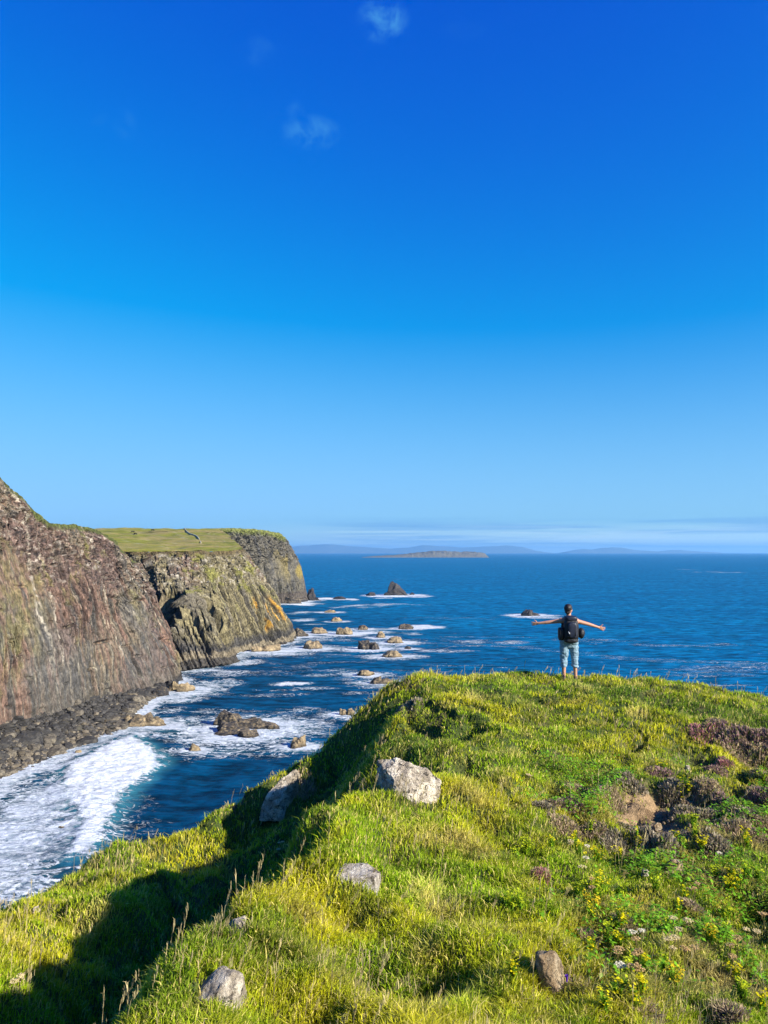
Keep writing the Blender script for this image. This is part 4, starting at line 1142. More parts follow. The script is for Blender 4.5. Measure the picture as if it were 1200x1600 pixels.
# ------------------------------------------------------------------ single plants
def heather(px, py, w, label, kindc, seed, hfac=.42, group=None):
    """low twiggy shrub: many short upright sprigs over a dome"""
    r_ = np.random.default_rng(seed)
    x, y, z = hit(px, py)
    rad = w / FPX * y * .5
    o = empty('heather_bush' if kindc != 'grey' else 'low_shrub', (x, y, z))
    n_ = int(900 + 900 * min(1, rad))
    rr_ = 1.15 * rad * r_.random(n_) ** .62 * (1 + .25 * np.sin(3 * r_.uniform(0, 6.28, n_)))
    aa = r_.uniform(0, 6.28, n_)
    lxx, lyy = rr_ * np.cos(aa), rr_ * np.sin(aa)
    gz_ = ground_z(x + lxx, y + lyy) - z
    dome = hfac * rad * np.sqrt(np.clip(1 - (rr_ / (rad * 1.25)) ** 2, .02, 1)) * (0.75 + .5 * noise(lxx * 9 + seed, lyy * 9))
    hgt = np.clip(dome * r_.uniform(.1, 1, n_) , .01, None)
    ll = r_.uniform(.035, .075, n_)
    base = dict(pink=((.48, .21, .21), (.32, .20, .14), (.20, .22, .04)), purple=((.33, .20, .19), (.34, .25, .16), (.22, .24, .06)), brown=((.36, .26, .17), (.46, .36, .21), (.24, .26, .06)),
                grey=((.36, .30, .21), (.26, .21, .14), (.22, .22, .08)))[kindc]
    pick = r_.choice(3, n_, p=(.5, .32, .18))
    c = np.array(base)[pick] * r_.uniform(.6, 1.3, (n_, 1))
    # stems (children: stem twigs, sprigs)
    V5 = blades('sprigs', lxx, lyy, gz_ + hgt, ll, np.full(n_, .007 + .0009 * y) * r_.uniform(.6, 1.4, n_), r_.uniform(.1, .9, n_), aa + r_.normal(size=n_) * .8, c, M['leaf'], None, None, r_.uniform(0, 3, n_), None)
    V5.parent = o
    if 'kind' in V5: del V5['kind']
    nt_ = 90
    k = r_.integers(0, n_, nt_)
    tw = blades('twigs', lxx[k] * .6, lyy[k] * .6, gz_[k], dome[k] + .03, np.full(nt_, .004 + .0004 * y), r_.uniform(.2, .9, nt_), aa[k], np.array([.09, .065, .045])[None] * r_.uniform(.6, 1.2, (nt_, 1)), M['straw'], None, None, r_.uniform(0, 3, nt_), None)
    tw.parent = o
    if 'kind' in tw: del tw['kind']
    return tag(o, label, 'heather' if kindc != 'grey' else 'shrub', group)
HB = 'heather bushes of the large patch at the right edge'
heather(1100,1150,44,'pinkest heather bush, at the left end of the large heather patch','pink',1)
heather(1135,1158,48,'purple brown heather bush next to the pink one in the large patch','purple',2)
heather(1165,1150,50,'purple heather bush at the top of the large patch','purple',3)
heather(1196,1152,44,'purple heather bush cut by the right edge at the top of the large patch','purple',4)
heather(1180,1190,52,'grey brown heather bush at the bottom of the large patch','brown',5)
heather(1130,1195,28,'small brown pink heather sprig below the pink heather bush','pink',6)
heather(1108,1228,42,'brown heather bush above the yellow flowers right of the soil scar','brown',7)
heather(1118,1205,26,'dark purple heather tuft between the large patch and the brown bush','purple',8)
heather(1032,1212,30,'purple topped heather on the upper lip of the soil scar','purple',9)
heather(985,1222,42,'grey shrub on the upper left lip of the soil scar','grey',10)
heather(1050,1235,30,'olive grey shrub on the right lip of the soil scar','grey',11)
heather(880,1262,52,'purple flowered heather left of the soil scar','purple',12)
heather(884,1298,44,'grey brown heather just below the purple flowered one left of the scar','brown',13)
heather(1025,1330,62,'large grey brown bush at the foot of the soil scar','grey',14,.7)
heather(985,1300,34,'small grey bush left of the bare soil','grey',15)
heather(1190,1248,36,'dark purple heather at the right edge below the large patch','purple',16)
heather(1150,1300,56,'brown heather on the bank right of the soil scar','brown',17)
heather(1100,1285,40,'pale grey brown heather just right of the soil scar','grey',18)
heather(1180,1310,34,'brown heather at the right edge below the dark purple one','brown',19)
heather(975,1450,28,'dark brown heather tuft on the lower bank','brown',20)
heather(920,1472,22,'small blackish heather tuft left of the dark brown one','brown',21)
heather(895,1550,30,'brown heather beside the tall tan boulder','brown',22)
heather(845,1370,20,'small pink heather above the tall tan boulder','pink',23)
heather(1140,1590,40,'rusty brown heather at the bottom edge on the right','brown',24)
heather(1010,1590,40,'rusty brown heather at the bottom edge, left of its twin','brown',25)
for i_, (hx_, hy_, hw_, hl_, hk_) in enumerate([
  (1062,1272,40,'dark olive shrub overhanging the right edge of the bare soil','grey'),(955,1250,36,'brown shrub just left of the tan rock ledge','brown'),(960,1330,34,'grey brown shrub left of the dark hollow under the scar','grey'),
  (1055,1320,30,'grey shrub between the bare soil and the yellow flowers on its right','grey'),(1085,1265,30,'brown shrub in the dark cleft right of the scar','brown'),(1130,1262,34,'purple heather between the brown bush and the right edge','purple'),
  (1165,1275,40,'grey brown shrub right of the purple one on the bank','grey'),(1195,1290,30,'brown heather cut by the right edge above its lower twin','brown'),(905,1240,34,'brown heather above the purple flowered one left of the scar','brown'),
  (850,1262,26,'grey green shrub at the left end of the heathery band','grey'),(1115,1320,40,'pale brown shrub on the bank below the brown heather','grey'),(1080,1420,26,'brown shrub among herbs below the tan boulder','brown'),
  (930,1300,28,'brown heather between the scar and the white umbels','brown'),(1120,1135,30,'dark purple heather at the upper left of the large patch','purple'),(1150,1180,40,'brown heather in the middle of the large patch','brown'),
  (1195,1215,34,'brown heather cut by the right edge under the large patch','brown')]):
    heather(hx_, hy_, hw_, hl_, hk_, 60 + i_)
heather(470,1235,40,'brown heather on the shaded slope above the tilted slab','brown',26)
heather(640,1110,36,'dark heather on the steep left side of the knoll','grey',27)

def yellow_plant(px, py, w, label, seed, kindc='ragwort', group=None, small=False):
    r_ = np.random.default_rng(seed + 400)
    x, y, z = hit(px, py)
    rad = w / FPX * y * .5
    o = empty('yellow_flower', (x, y, z))
    n_ = int(r_.integers(14, 24)) if not small else int(r_.integers(6, 12))
    a = r_.uniform(0, 6.28, n_); q = rad * np.sqrt(r_.random(n_))
    hx, hy = q * np.cos(a), q * np.sin(a); hh = r_.uniform(.08, .19, n_) + .1 * (rad - q)
    gz_ = ground_z(x + hx, y + hy) - z
    s_ = blades('stems', hx * .5, hy * .5, gz_ * .5, hh, np.full(n_, .006), np.clip(q / hh * .5, 0, .8), a, np.array([.09, .15, .02])[None] * r_.uniform(.7, 1.2, (n_, 1)), M['leaf'], None, None, None, None); s_.parent = o
    nl = 60; k = r_.integers(0, n_, nl)
    l_ = blades('leaves', hx[k] * .7, hy[k] * .7, gz_[k] + hh[k] * r_.uniform(.1, .75, nl), r_.uniform(.03, .07, nl), np.full(nl, .011), r_.uniform(.5, 1.2, nl), r_.uniform(0, 6.28, nl), np.array([.19, .34, .02])[None] * r_.uniform(.6, 1.3, (nl, 1)), M['leaf'], None, None, None, None); l_.parent = o
    # flower heads: little discs of petals
    nf = n_ * 7; k = np.repeat(np.arange(n_), 7)
    fx, fy = hx[k] + r_.normal(size=nf) * .016, hy[k] + r_.normal(size=nf) * .016; fz = gz_[k] + hh[k] * .93 + r_.normal(size=nf) * .008
    V = np.zeros((nf, 6, 3), np.float32)
    tl_ = r_.uniform(-.5, .5, (nf, 2)); sr = r_.uniform(.005, .010, nf) * (1 + .02 * y)
    for j in range(6):
        b = j * math.pi / 3
        V[:, j, 0] = fx + sr * math.cos(b); V[:, j, 1] = fy + sr * math.sin(b); V[:, j, 2] = fz + sr * (math.cos(b) * tl_[:, 0] + math.sin(b) * tl_[:, 1])
    yc = {'ragwort': (.62, .54, .01), 'lime': (.44, .50, .02), 'orange': (.60, .44, .02)}[kindc]
    c = np.repeat(np.array(yc)[None] * r_.uniform(.7, 1.2, (nf, 1)), 6, 0)
    if True:
        c = c.reshape(nf, 6, 3)
        for h in range(n_):
            w_ = k == h
            m_ = int(w_.sum())
            link('flower_head', mesh_np('flower_head', V[w_].reshape(-1, 3), np.arange(m_ * 6), np.arange(m_) * 6, False, c[w_].reshape(-1, 3)), M['leaf'], o)
    return tag(o, label, 'wildflower', group)
for i, a_ in enumerate([
  (1033,1205,20,'brightest yellow wildflower above the soil scar','ragwort'),(1070,1240,22,'yellow wildflower below the brown heather on the right of the scar','ragwort'),
  (1192,1228,16,'lime yellow wildflower beside the right edge near dark purple heather','lime'),(1097,1330,14,'small yellow wildflower right of the soil scar foot','ragwort'),
  (935,1350,18,'yellow wildflower left of the large grey brown bush','ragwort'),(938,1392,28,'biggest yellow wildflower on the bank left of the tan boulder','ragwort'),
  (925,1424,26,'orange yellow wildflower below the biggest yellow one','orange'),(905,1405,18,'lime green wildflower beside the biggest yellow one','lime'),
  (1142,1396,16,'yellow wildflower in dark leaves on the lower right bank','ragwort'),(1110,1478,16,'orange yellow wildflower among leaves right of the white umbels','orange'),
  (1148,1538,22,'bright yellow wildflower near the bottom right corner','ragwort'),(1158,1566,22,'lime yellow wildflower under the bright one at the bottom right','lime'),
  (1003,1565,18,'yellow wildflower at the bottom below the cluster of umbels','ragwort'),(1055,1550,20,'orange yellow wildflower at the bottom between two umbel clusters','orange'),
  (1118,1378,16,'lime wildflower below the heather right of the tan boulder','lime'),(822,1330,18,'yellow wildflower tuft at the middle of the slope left of the heather','lime'),
  (800,1425,26,'pale lime flowered tuft in the middle of the long grass','lime'),(965,1348,14,'yellow wildflower at the left foot of the large grey bush','ragwort')]):
    yellow_plant(a_[0], a_[1], a_[2], a_[3], i, a_[4])

rq = np.random.default_rng(9)
nq = 0
while nq < 46:
    px, py = rq.uniform(800, 1195), rq.uniform(1290, 1590)
    if 815 < px < 905 and py > 1440: continue
    if fbm(np.array([px * .012]), np.array([py * .012]), None, 2)[0] < -.05: continue
    yellow_plant(px, py, rq.uniform(9, 17), 'small yellow wildflower tuft scattered among the herbs of the lower right bank', 100 + nq, 'lime' if rq.random() < .6 else 'ragwort', 'small yellow tufts on the lower right bank', True)
    nq += 1
def umbel(px, py, label, seed, hgt=.3, heads=3, kindc='cream', group=None):
    """px, py: the flower head; flat white seed umbels on bare stems"""
    r_ = np.random.default_rng(seed + 800)
    x, y, z = hit(px, py + hgt * FPX / 8.5 * .55)
    o = empty('umbel_flower', (x, y, z))
    cc_ = dict(cream=(.72, .58, .30), white=(.82, .74, .52), brown=(.56, .38, .16))[kindc]
    for h in range(heads):
        a = r_.uniform(0, 6.28); off_ = r_.uniform(.0, .10) if h else 0
        ex, ey, ez = off_ * math.cos(a), off_ * math.sin(a), hgt * r_.uniform(.65, 1.02)
        st_ = blades('stem', np.array([0., 0.]), np.array([0., 0.]), np.array([0., 0.]), np.array([ez, ez]) * 1.04, np.array([.007, .007]), np.array([off_ / ez] * 2) * .9, np.array([a, a]), np.array([[.22, .19, .07]] * 2), M['straw'], None, None, np.array([.3, 1.8]), None); st_.parent = o
        nf = 46; R_ = r_.uniform(.026, .044)
        q = R_ * np.sqrt(r_.random(nf)); b = r_.uniform(0, 6.28, nf)
        fx, fy = ex + q * np.cos(b), ey + q * np.sin(b); fz = ez - 5.0 * q ** 2 + r_.normal(size=nf) * .003
        V = np.zeros((nf, 5, 3), np.float32); sr = r_.uniform(.005, .009, nf)
        for j in range(5):
            t = j * 2 * math.pi / 5
            V[:, j, 0] = fx + sr * math.cos(t); V[:, j, 1] = fy + sr * math.sin(t); V[:, j, 2] = fz + sr * r_.uniform(-.5, .5, nf)
        c = np.repeat(np.array(cc_)[None] * r_.uniform(.75, 1.15, (nf, 1)), 5, 0)
        link('flower_head', mesh_np('flower_head', V.reshape(-1, 3), np.arange(nf * 5), np.arange(nf) * 5, False, c), M['leaf'], st_)
        # rays under the head
        k = r_.integers(0, nf, 12)
        ry = blades('rays', np.full(12, ex), np.full(12, ey), np.full(12, ez - .035), np.full(12, .04), np.full(12, .003), q[k] / .04, b[k], np.array([[.25, .2, .08]] * 12), M['straw'], None, None, None, None); ry.parent = st_
    return tag(o, label, 'wildflower', group)
for i, a_ in enumerate([
  (435,1322,'pair of cream umbels standing against the dark gully below the tilted slab',.30,3,'cream'),(892,1326,'cream umbel left of the soil scar, topmost of its row','' or .25,2,'cream'),
  (918,1332,'whitest umbel left of the soil scar',.25,1,'white'),(916,1351,'white umbel under the whitest one left of the scar',.22,1,'white'),(910,1366,'small cream umbel lowest of the row left of the scar',.2,1,'cream'),
  (925,1395,'tan seed umbel beside the biggest yellow wildflower',.25,2,'brown'),(1061,1470,'cream umbels above the row of four on the lower bank',.3,3,'cream'),
  (1046,1500,'row of cream umbels in the middle of the lower bank',.28,3,'cream'),(1070,1503,'tan umbels at the right end of the middle row',.28,3,'brown'),
  (1003,1488,'tall white umbel on the lower bank left of the middle row',.3,2,'white'),(998,1505,'brown cream umbels under the tall white one',.25,4,'brown'),
  (970,1532,'white umbel low on the bank, nearest the tall tan boulder',.24,2,'white'),(1000,1535,'tan umbels right of the white one nearest the tan boulder',.22,3,'brown'),
  (1167,1477,'pinkish cream umbel at the right edge of the lower bank',.3,2,'cream'),(1145,1512,'tan umbels below the one at the right edge',.28,3,'brown'),
  (1153,1495,'brown seed umbel between the two at the right edge',.25,1,'brown'),(1085,1400,'cream umbels under the tan boulder below the scar',.22,3,'brown'),
  (1172,1195,'tan seed umbel in front of the large heather patch',.35,1,'brown'),(1195,1440,'brown umbels cut by the right edge',.3,2,'brown'),
  (825,1212,'tiny cream umbels on the upper slope below the person',.12,3,'cream'),(1180,1170,'tan umbel standing in the large heather patch',.3,1,'brown'),
  (965,1510,'tan seed umbels left of the brown cream ones',.25,2,'brown'),(30,1545,'cream umbels at the left edge on the far spur',.25,3,'cream'),(1125,1345,'white umbel right of the tan boulder',.2,1,'white')]):
    umbel(a_[0], a_[1], a_[2], i, a_[3], a_[4], a_[5])
# the one violet flower
x, y, z = hit(886, 1572)
o = empty('violet_flower', (x, y, z))
s_ = blades('stem', np.array([0., 0.]), np.array([0., 0.]), np.array([0., 0.]), np.array([.2, .2]), np.array([.006, .006]), np.array([.1, .1]), np.array([0., 0.]), np.array([[.08, .14, .02]] * 2), M['leaf'], None, None, np.array([.3, 1.8]), None); s_.parent = o
n_ = 30; a = RNG.uniform(0, 6.28, n_)
f_ = blades('petals', .004 * np.cos(a), .004 * np.sin(a), np.full(n_, .19), RNG.uniform(.014, .026, n_), np.full(n_, .007), RNG.uniform(.3, 1.2, n_), a, np.array([[.16, .05, .42]] * n_), M['leaf'], None, None, None, None); f_.parent = o
tag(o, 'single violet flower beside the tall tan boulder', 'wildflower')
# ------------------------------------------------------------------ figures: tapered limbs merged into one skin
def limb(bm, a, b, ra, rb, flat=(1, 1), seg=14, caps=True):
    """tapered capsule from a to b"""
    a, b = Vector(a), Vector(b)
    ax = (b - a); ln = ax.length; ax.normalize()
    ref = Vector((0, 1, 0)) if abs(ax.y) < .9 else Vector((1, 0, 0))
    u = ax.cross(ref).normalized(); w = ax.cross(u).normalized()
    rings = []
    prof = []
    if caps: prof += [(-ra * math.cos(t), ra * math.sin(t)) for t in (.25, .7, 1.15)]
    prof += [(0, ra), (ln * .33, lerp(ra, rb, .33)), (ln * .66, lerp(ra, rb, .66)), (ln, rb)]
    if caps: prof += [(ln + rb * math.cos(t), rb * math.sin(t)) for t in (1.15, .7, .25)]
    for d_, r_ in prof:
        rings.append([bm.verts.new(a + ax * d_ + (u * math.cos(k * 2 * math.pi / seg) * flat[0] + w * math.sin(k * 2 * math.pi / seg) * flat[1]) * r_) for k in range(seg)])
    for p_, q_ in zip(rings[:-1], rings[1:]):
        for k in range(seg):
            bm.faces.new((p_[k], p_[(k + 1) % seg], q_[(k + 1) % seg], q_[k]))
    bm.faces.new(rings[0][::-1]); bm.faces.new(rings[-1])

def ball(bm, c, r, sc=(1, 1, 1), sub=3):
    g = bmesh.ops.create_icosphere(bm, subdivisions=sub, radius=r)
    for v_ in g['verts']:
        v_.co = Vector((v_.co.x * sc[0], v_.co.y * sc[1], v_.co.z * sc[2])) + Vector(c)

def skinned(name, bm, mat, parent, voxel, smooth_it=4, wrinkle=0.0, wf=12.0):
    bmesh.ops.recalc_face_normals(bm, faces=bm.faces)
    me = from_bm(name + '_raw', bm)
    tmp = D.objects.new(name + '_raw', me); COL.objects.link(tmp)
    r_ = tmp.modifiers.new('r', 'REMESH'); r_.mode = 'VOXEL'; r_.voxel_size = voxel; r_.use_smooth_shade = True
    if smooth_it:
        s_ = tmp.modifiers.new('s', 'SMOOTH'); s_.iterations = smooth_it; s_.factor = .5
    dg = bpy.context.evaluated_depsgraph_get(); dg.update()
    out = D.meshes.new_from_object(tmp.evaluated_get(dg))
    D.objects.remove(tmp); D.meshes.remove(me)
    out.name = name
    if wrinkle:
        nv = len(out.vertices)
        co = np.zeros(nv * 3, np.float32); out.vertices.foreach_get('co', co); co = co.reshape(-1, 3)
        no = np.zeros(nv * 3, np.float32); out.vertices.foreach_get('normal', no); no = no.reshape(-1, 3)
        co = co + no * (wrinkle * fbm(co[:, 0] * wf, co[:, 1] * wf, co[:, 2] * wf * 1.6, 3))[:, None]
        out.vertices.foreach_set('co', np.ascontiguousarray(co, np.float32).ravel()); out.update()
    for p_ in out.polygons: p_.use_smooth = True
    return link(name, out, mat, parent)

px_, py_, _ = at(890, 1060, 18.0)
pz_ = float(ground_z(px_, py_))
person = empty('person', (px_, py_, pz_ + .02), R(-2))
tag(person, 'person in cropped light blue trousers standing on the knoll, arms stretched wide, seen from behind', 'person')
b = bmesh.new()
HIP = {-1: (-.105, 0, .90), 1: (.105, 0, .90)}; KN = {-1: (-.125, .02, .50), 1: (.125, .015, .50)}; AN = {-1: (-.135, -.01, .09), 1: (.135, -.02, .09)}
for s in (-1, 1):
    limb(b, HIP[s], KN[s], .088, .057); limb(b, KN[s], AN[s], .056, .036)
    limb(b, (KN[s][0], KN[s][1] - .02, .40), (AN[s][0], -.015, .22), .050, .036)       # calf
    limb(b, (AN[s][0], -.05, .045), (AN[s][0] + s * .02, .15, .035), .038, .034, (1.1, .9))
limb(b, (0, 0, .93), (0, .01, 1.10), .135, .115, (1.15, .78)); limb(b, (0, .01, 1.10), (0, 0, 1.34), .115, .14, (1.2, .80))
limb(b, (-.14, 0, 1.405), (.14, 0, 1.40), .072, .072); limb(b, (0, 0, 1.42), (0, .015, 1.55), .062, .055)
SH = {-1: (-.175, 0, 1.405), 1: (.175, 0, 1.395)}; EL = {-1: (-.455, .02, 1.365), 1: (.445, .03, 1.325)}; WR = {-1: (-.70, .06, 1.335), 1: (.70, .07, 1.245)}
for s in (-1, 1):
    ball(b, SH[s], .068)
    limb(b, SH[s], EL[s], .054, .041); limb(b, EL[s], WR[s], .042, .027)
    mid = tuple(lerp(np.array(EL[s]), np.array(WR[s]), .3)); limb(b, EL[s], mid, .040, .040)
    w = np.array(WR[s]); d = w - np.array(EL[s]); d /= np.linalg.norm(d)
    # open palm facing forward and up, five spread fingers
    up = np.array([0, -.25, 1.0]); up -= d * (up @ d); up /= np.linalg.norm(up)
    pe = w + d * .085
    limb(b, w + d * .015, pe, .030, .036, (1.0, .45)) if False else None
    for q in (-.026, -.009, .009, .026):
        limb(b, w + d * .01 + up * q * .6, pe + up * q, .016, .0135)
    fl = (.062, .076, .081, .070)
    for k, q in enumerate((-.030, -.0105, .0105, .030)):
        f0 = pe + up * q; dd = d + up * q * 7.5; dd /= np.linalg.norm(dd)
        f1 = f0 + dd * fl[k] * .55; f2 = f1 + (dd + np.array([0, .28, 0])) * fl[k] * .45
        limb(b, f0, f1, .0100, .0092, seg=8); limb(b, f1, f2, .0092, .0075, seg=8)
    t0 = w + d * .03 + up * .026; t1 = t0 + (d * .45 + up * .9) * .045; t2 = t1 + (d * .7 + up * .7) * .034
    limb(b, t0, t1, .0135, .011, seg=8); limb(b, t1, t2, .011, .0085, seg=8)
# head turned a little to the right
yaw = R(-28)
def hd(x, y, z):
    return (x * math.cos(yaw) - y * math.sin(yaw), x * math.sin(yaw) + y * math.cos(yaw) + .025, z)
ball(b, hd(0, -.012, 1.665), .092, (.86, 1.04, 1.10), 4); ball(b, hd(0, .035, 1.615), .066, (.9, 1.0, 1.05), 3)
limb(b, hd(0, .085, 1.66), hd(0, .108, 1.628), .010, .015, seg=10)
for s in (-1, 1):
    ball(b, hd(s * .081, -.004, 1.64), .026, (.4, .8, 1.15), 2)
    ball(b, hd(s * .033, .083, 1.667), .014, (1.2, .5, .6), 2)
ball(b, hd(0, .083, 1.592), .016, (1.5, .55, .5), 2); ball(b, hd(0, .07, 1.56), .024, (1, .8, .8), 2)
body = skinned('body', b, M['skin'], person, .0062, 3)
b = bmesh.new()
for s in (-1, 1):
    ball(b, hd(s * .033, .079, 1.655), .0105, (1, .8, .8), 2)
link('eyes', from_bm('eyes', b), M['eye'], body)
b = bmesh.new(); ball(b, hd(0, .088, 1.588), .009, (2.2, .5, .35), 2)
link('mouth', from_bm('mouth', b), simple_mat('lips', (.35, .13, .11), .5), body)
b = bmesh.new()
ball(b, hd(0, -.032, 1.695), .101, (.90, 1.02, .98), 4); ball(b, hd(0, -.062, 1.625), .070, (.95, .70, 1.1), 3); ball(b, hd(0, .035, 1.735), .060, (1.05, 1.0, .55), 3)
ball(b, hd(-.06, -.02, 1.655), .038, (.7, 1, 1.2), 3); ball(b, hd(.055, -.035, 1.66), .038, (.7, 1, 1.1), 3)
skinned('hair', b, M['hair'], body, .008, 2, .016, 34)
b = bmesh.new()
for s in (-1, 1):
    limb(b, (HIP[s][0] * .95, 0, .93), KN[s], .115, .083, (1.0, 1.0)); limb(b, KN[s], (KN[s][0] + s * .004, -.005, .35), .083, .074, caps=False)
    limb(b, (KN[s][0] + s * .004, -.005, .37), (KN[s][0] + s * .004, -.005, .335), .079, .080, caps=False)
limb(b, (0, 0, .90), (0, 0, 1.04), .152, .138, (1.15, .86)); ball(b, (-.075, -.055, .93), .095); ball(b, (.075, -.055, .93), .095)
skinned('trousers', b, M['denim'], person, .008, 3, .028, 10)
b = bmesh.new()
limb(b, (0, 0, 1.0), (0, .01, 1.12), .142, .125, (1.17, .84), caps=False); limb(b, (0, .01, 1.12), (0, 0, 1.36), .125, .15, (1.2, .83), caps=False)
for s in (-1, 1):
    limb(b, (s * .085, 0, 1.33), (s * .085, -.01, 1.465), .058, .038, (1.0, 1.35))
skinned('vest', b, M['vest'], person, .008, 3, .008, 10)
for s in (-1, 1):
    b = bmesh.new()
    limb(b, (AN[s][0], -.055, .04), (AN[s][0] + s * .02, .165, .035), .052, .046, (1.05, .85)); limb(b, (AN[s][0], -.02, .03), (AN[s][0], -.02, .10), .05, .047)
    skinned('shoe', b, M['shoe'], person, .009, 2)

# backpack worn on the back
pack = empty('backpack', (px_, py_, pz_ + .02), R(-2))
tag(pack, 'large black and navy hiking backpack worn by the person, with side pockets', 'backpack')
def soft_box(name, c, size, mat, seed, rnd=.35, lump=.012, parent=pack, rot=(0, 0, 0)):
    bm = bmesh.new()
    bmesh.ops.create_cube(bm, size=1)
    bmesh.ops.subdivide_edges(bm, edges=bm.edges, cuts=11, use_grid_fill=True)
    for v_ in bm.verts:
        p = np.array(v_.co[:]) * 2
        q = np.sign(p) * np.abs(p)
        l4 = (np.abs(q) ** (2 / rnd * .9)).sum() ** (rnd / 2 / .9)
        p = q / max(l4, 1e-6) if l4 > 1 else q
        v_.co = Vector(p * .5)
    V = np.array([v_.co[:] for v_ in bm.verts])
    nz = fbm(V[:, 0] * 4 + seed, V[:, 1] * 4, V[:, 2] * 4, 3)
    V = V * np.array(size)[None] * (1 + lump * 8 * nz)[:, None]
    mt = Matrix.Rotation(rot[1], 3, 'Y') @ Matrix.Rotation(rot[0], 3, 'X')
    for v_, p in zip(bm.verts, V): v_.co = mt @ Vector(p) + Vector(c)
    return link(name, from_bm(name, bm), mat, parent)
main = soft_box('main_bag', (0, -.225, 1.20), (.33, .23, .52), M['pack'], 1, .42)
soft_box('top_lid', (-.005, -.215, 1.475), (.30, .25, .13), M['pack_blue'], 2, .6)
pocket = soft_box('front_pocket', (.01, -.345, 1.22), (.21, .09, .36), M['pack_blue'], 3, .5)
soft_box('side_pocket', (-.225, -.20, 1.12), (.13, .19, .30), M['pack'], 4, .5)
soft_box('side_pocket', (.235, -.20, 1.135), (.17, .19, .25), M['pack'], 5, .95)
soft_box('base_pocket', (0, -.23, .975), (.31, .22, .12), M['pack'], 6, .6)
bm = bmesh.new(); limb(bm, (-.075, -.362, 1.30), (-.055, -.392, 1.13), .006, .006, (1.3, .8), 8); limb(bm, (.07, -.375, 1.34), (.075, -.395, 1.10), .006, .006, (1.3, .8), 8)
link('front_strap', from_bm('front_strap', bm), M['pack'], pocket)
bm = bmesh.new(); limb(bm, (-.085, -.372, 1.185), (-.066, -.392, 1.14), .009, .007, (1.3, .8), 8)
link('buckle', from_bm('buckle', bm), M['buckle'], pocket)
for s in (-1, 1):
    bm = bmesh.new()
    path = [(s * .09, -.10, 1.47), (s * .10, -.02, 1.495), (s * .105, .09, 1.45), (s * .12, .14, 1.32), (s * .15, .10, 1.16), (s * .165, -.06, 1.06), (s * .14, -.16, 1.02)]
    for p, q in zip(path[:-1], path[1:]): limb(bm, p, q, .020, .020, (1.3, .5), 10)
    link('shoulder_strap', from_bm('shoulder_strap', bm), M['pack'], pack)
bm = bmesh.new()
for k in range(20):
    a0, a1 = k * math.pi / 10, (k + 1) * math.pi / 10
    limb(bm, (.185 * math.cos(a0), .135 * math.sin(a0), 1.0), (.185 * math.cos(a1), .135 * math.sin(a1), 1.0), .022, .022, (.5, 1.2), 8)
link('hip_belt', from_bm('hip_belt', bm), M['pack'], pack)

# ------------------------------------------------------------------ cattle on the plateau
def make_cow():
    b = bmesh.new()
    limb(b, (-.75, 0, 1.05), (.55, 0, 1.05), .34, .36, (.85, 1.05)); limb(b, (.45, 0, .98), (.75, 0, 1.12), .34, .26, (.8, 1.0))
    limb(b, (.75, 0, 1.15), (1.15, 0, .75), .20, .13); limb(b, (1.12, 0, .72), (1.38, 0, .42), .13, .085)
    for x in (-.78, .55):
        for s in (-1, 1):
            limb(b, (x, s * .2, .85), (x + (.06 if x > 0 else -.1), s * .2, .48), .15, .08); limb(b, (x + (.06 if x > 0 else -.1), s * .2, .48), (x, s * .2, .05), .07, .055)
    limb(b, (-1.06, 0, 1.2), (-1.14, 0, .55), .035, .03)
    for s in (-1, 1): limb(b, (1.13, s * .1, .84), (1.08, s * .27, .86), .05, .03)
    return b
cow = empty('cow', (0, 0, 0))
skinned('body', make_cow(), M['cow'], cow, .035, 2)
def plateau_hit(px, py, ya=380, yb=640):
    dg = bpy.context.evaluated_depsgraph_get(); dg.update()
    o = Vector((0, 0, CAM_Z)); d = Vector(at(px, py, 500)) - o; d.normalize()
    p0 = o + d * 330
    ok, loc, nn, ii, ob, mm = SC.ray_cast(dg, p0, d, distance=900)
    return loc if ok else Vector(at(px, py, 560))
for i, (x, y, lb, a) in enumerate([(207.5,832.5,'black cow on the plateau, left of the close pair',.3),(211.5,836,'black cow on the plateau, right and lower of the close pair',2.9),(238.5,830,'black cow grazing alone on the plateau right of the close pair',.1)]):
    c = cow if i == 0 else copy_tree(cow)
    c.location = plateau_hit(x, y); c.rotation_euler = (0, 0, a); c.scale = (1.15,) * 3
    tag(c, lb, 'cow', 'cattle on the plateau')
# pale dry stone wall winding down the plateau
wp = [plateau_hit(*q) for q in [(288,826),(291,830),(296,834),(303,836.5),(308,839),(311,843),(314,849)]]
wp = catmull([w[:] for w in wp], 60)
bm = bmesh.new(); prev = None
rw = np.random.default_rng(3)
for k in range(60):
    t = wp[min(k + 1, 59)] - wp[max(k - 1, 0)]; nrm = np.array([-t[1], t[0], 0]); nrm /= np.linalg.norm(nrm) + 1e-9
    h = 1.15 + .25 * rw.random()
    ring = [bm.verts.new(Vector(wp[k] + nrm * a_ + np.array([0, 0, z_]))) for a_, z_ in ((-.3, -.6), (-.2, h * .6), (.2, h * .62), (.3, -.6))]
    if prev:
        for j in range(4): bm.faces.new((prev[j], prev[(j + 1) % 4], ring[(j + 1) % 4], ring[j]))
    else: bm.faces.new(ring[::-1])
    prev = ring
bm.faces.new(prev)
bmesh.ops.recalc_face_normals(bm, faces=bm.faces)
tag(link('stone_wall', from_bm('stone_wall', bm, False), M['wallstone']), 'pale low wall winding down the grassy plateau from the skyline', 'wall')

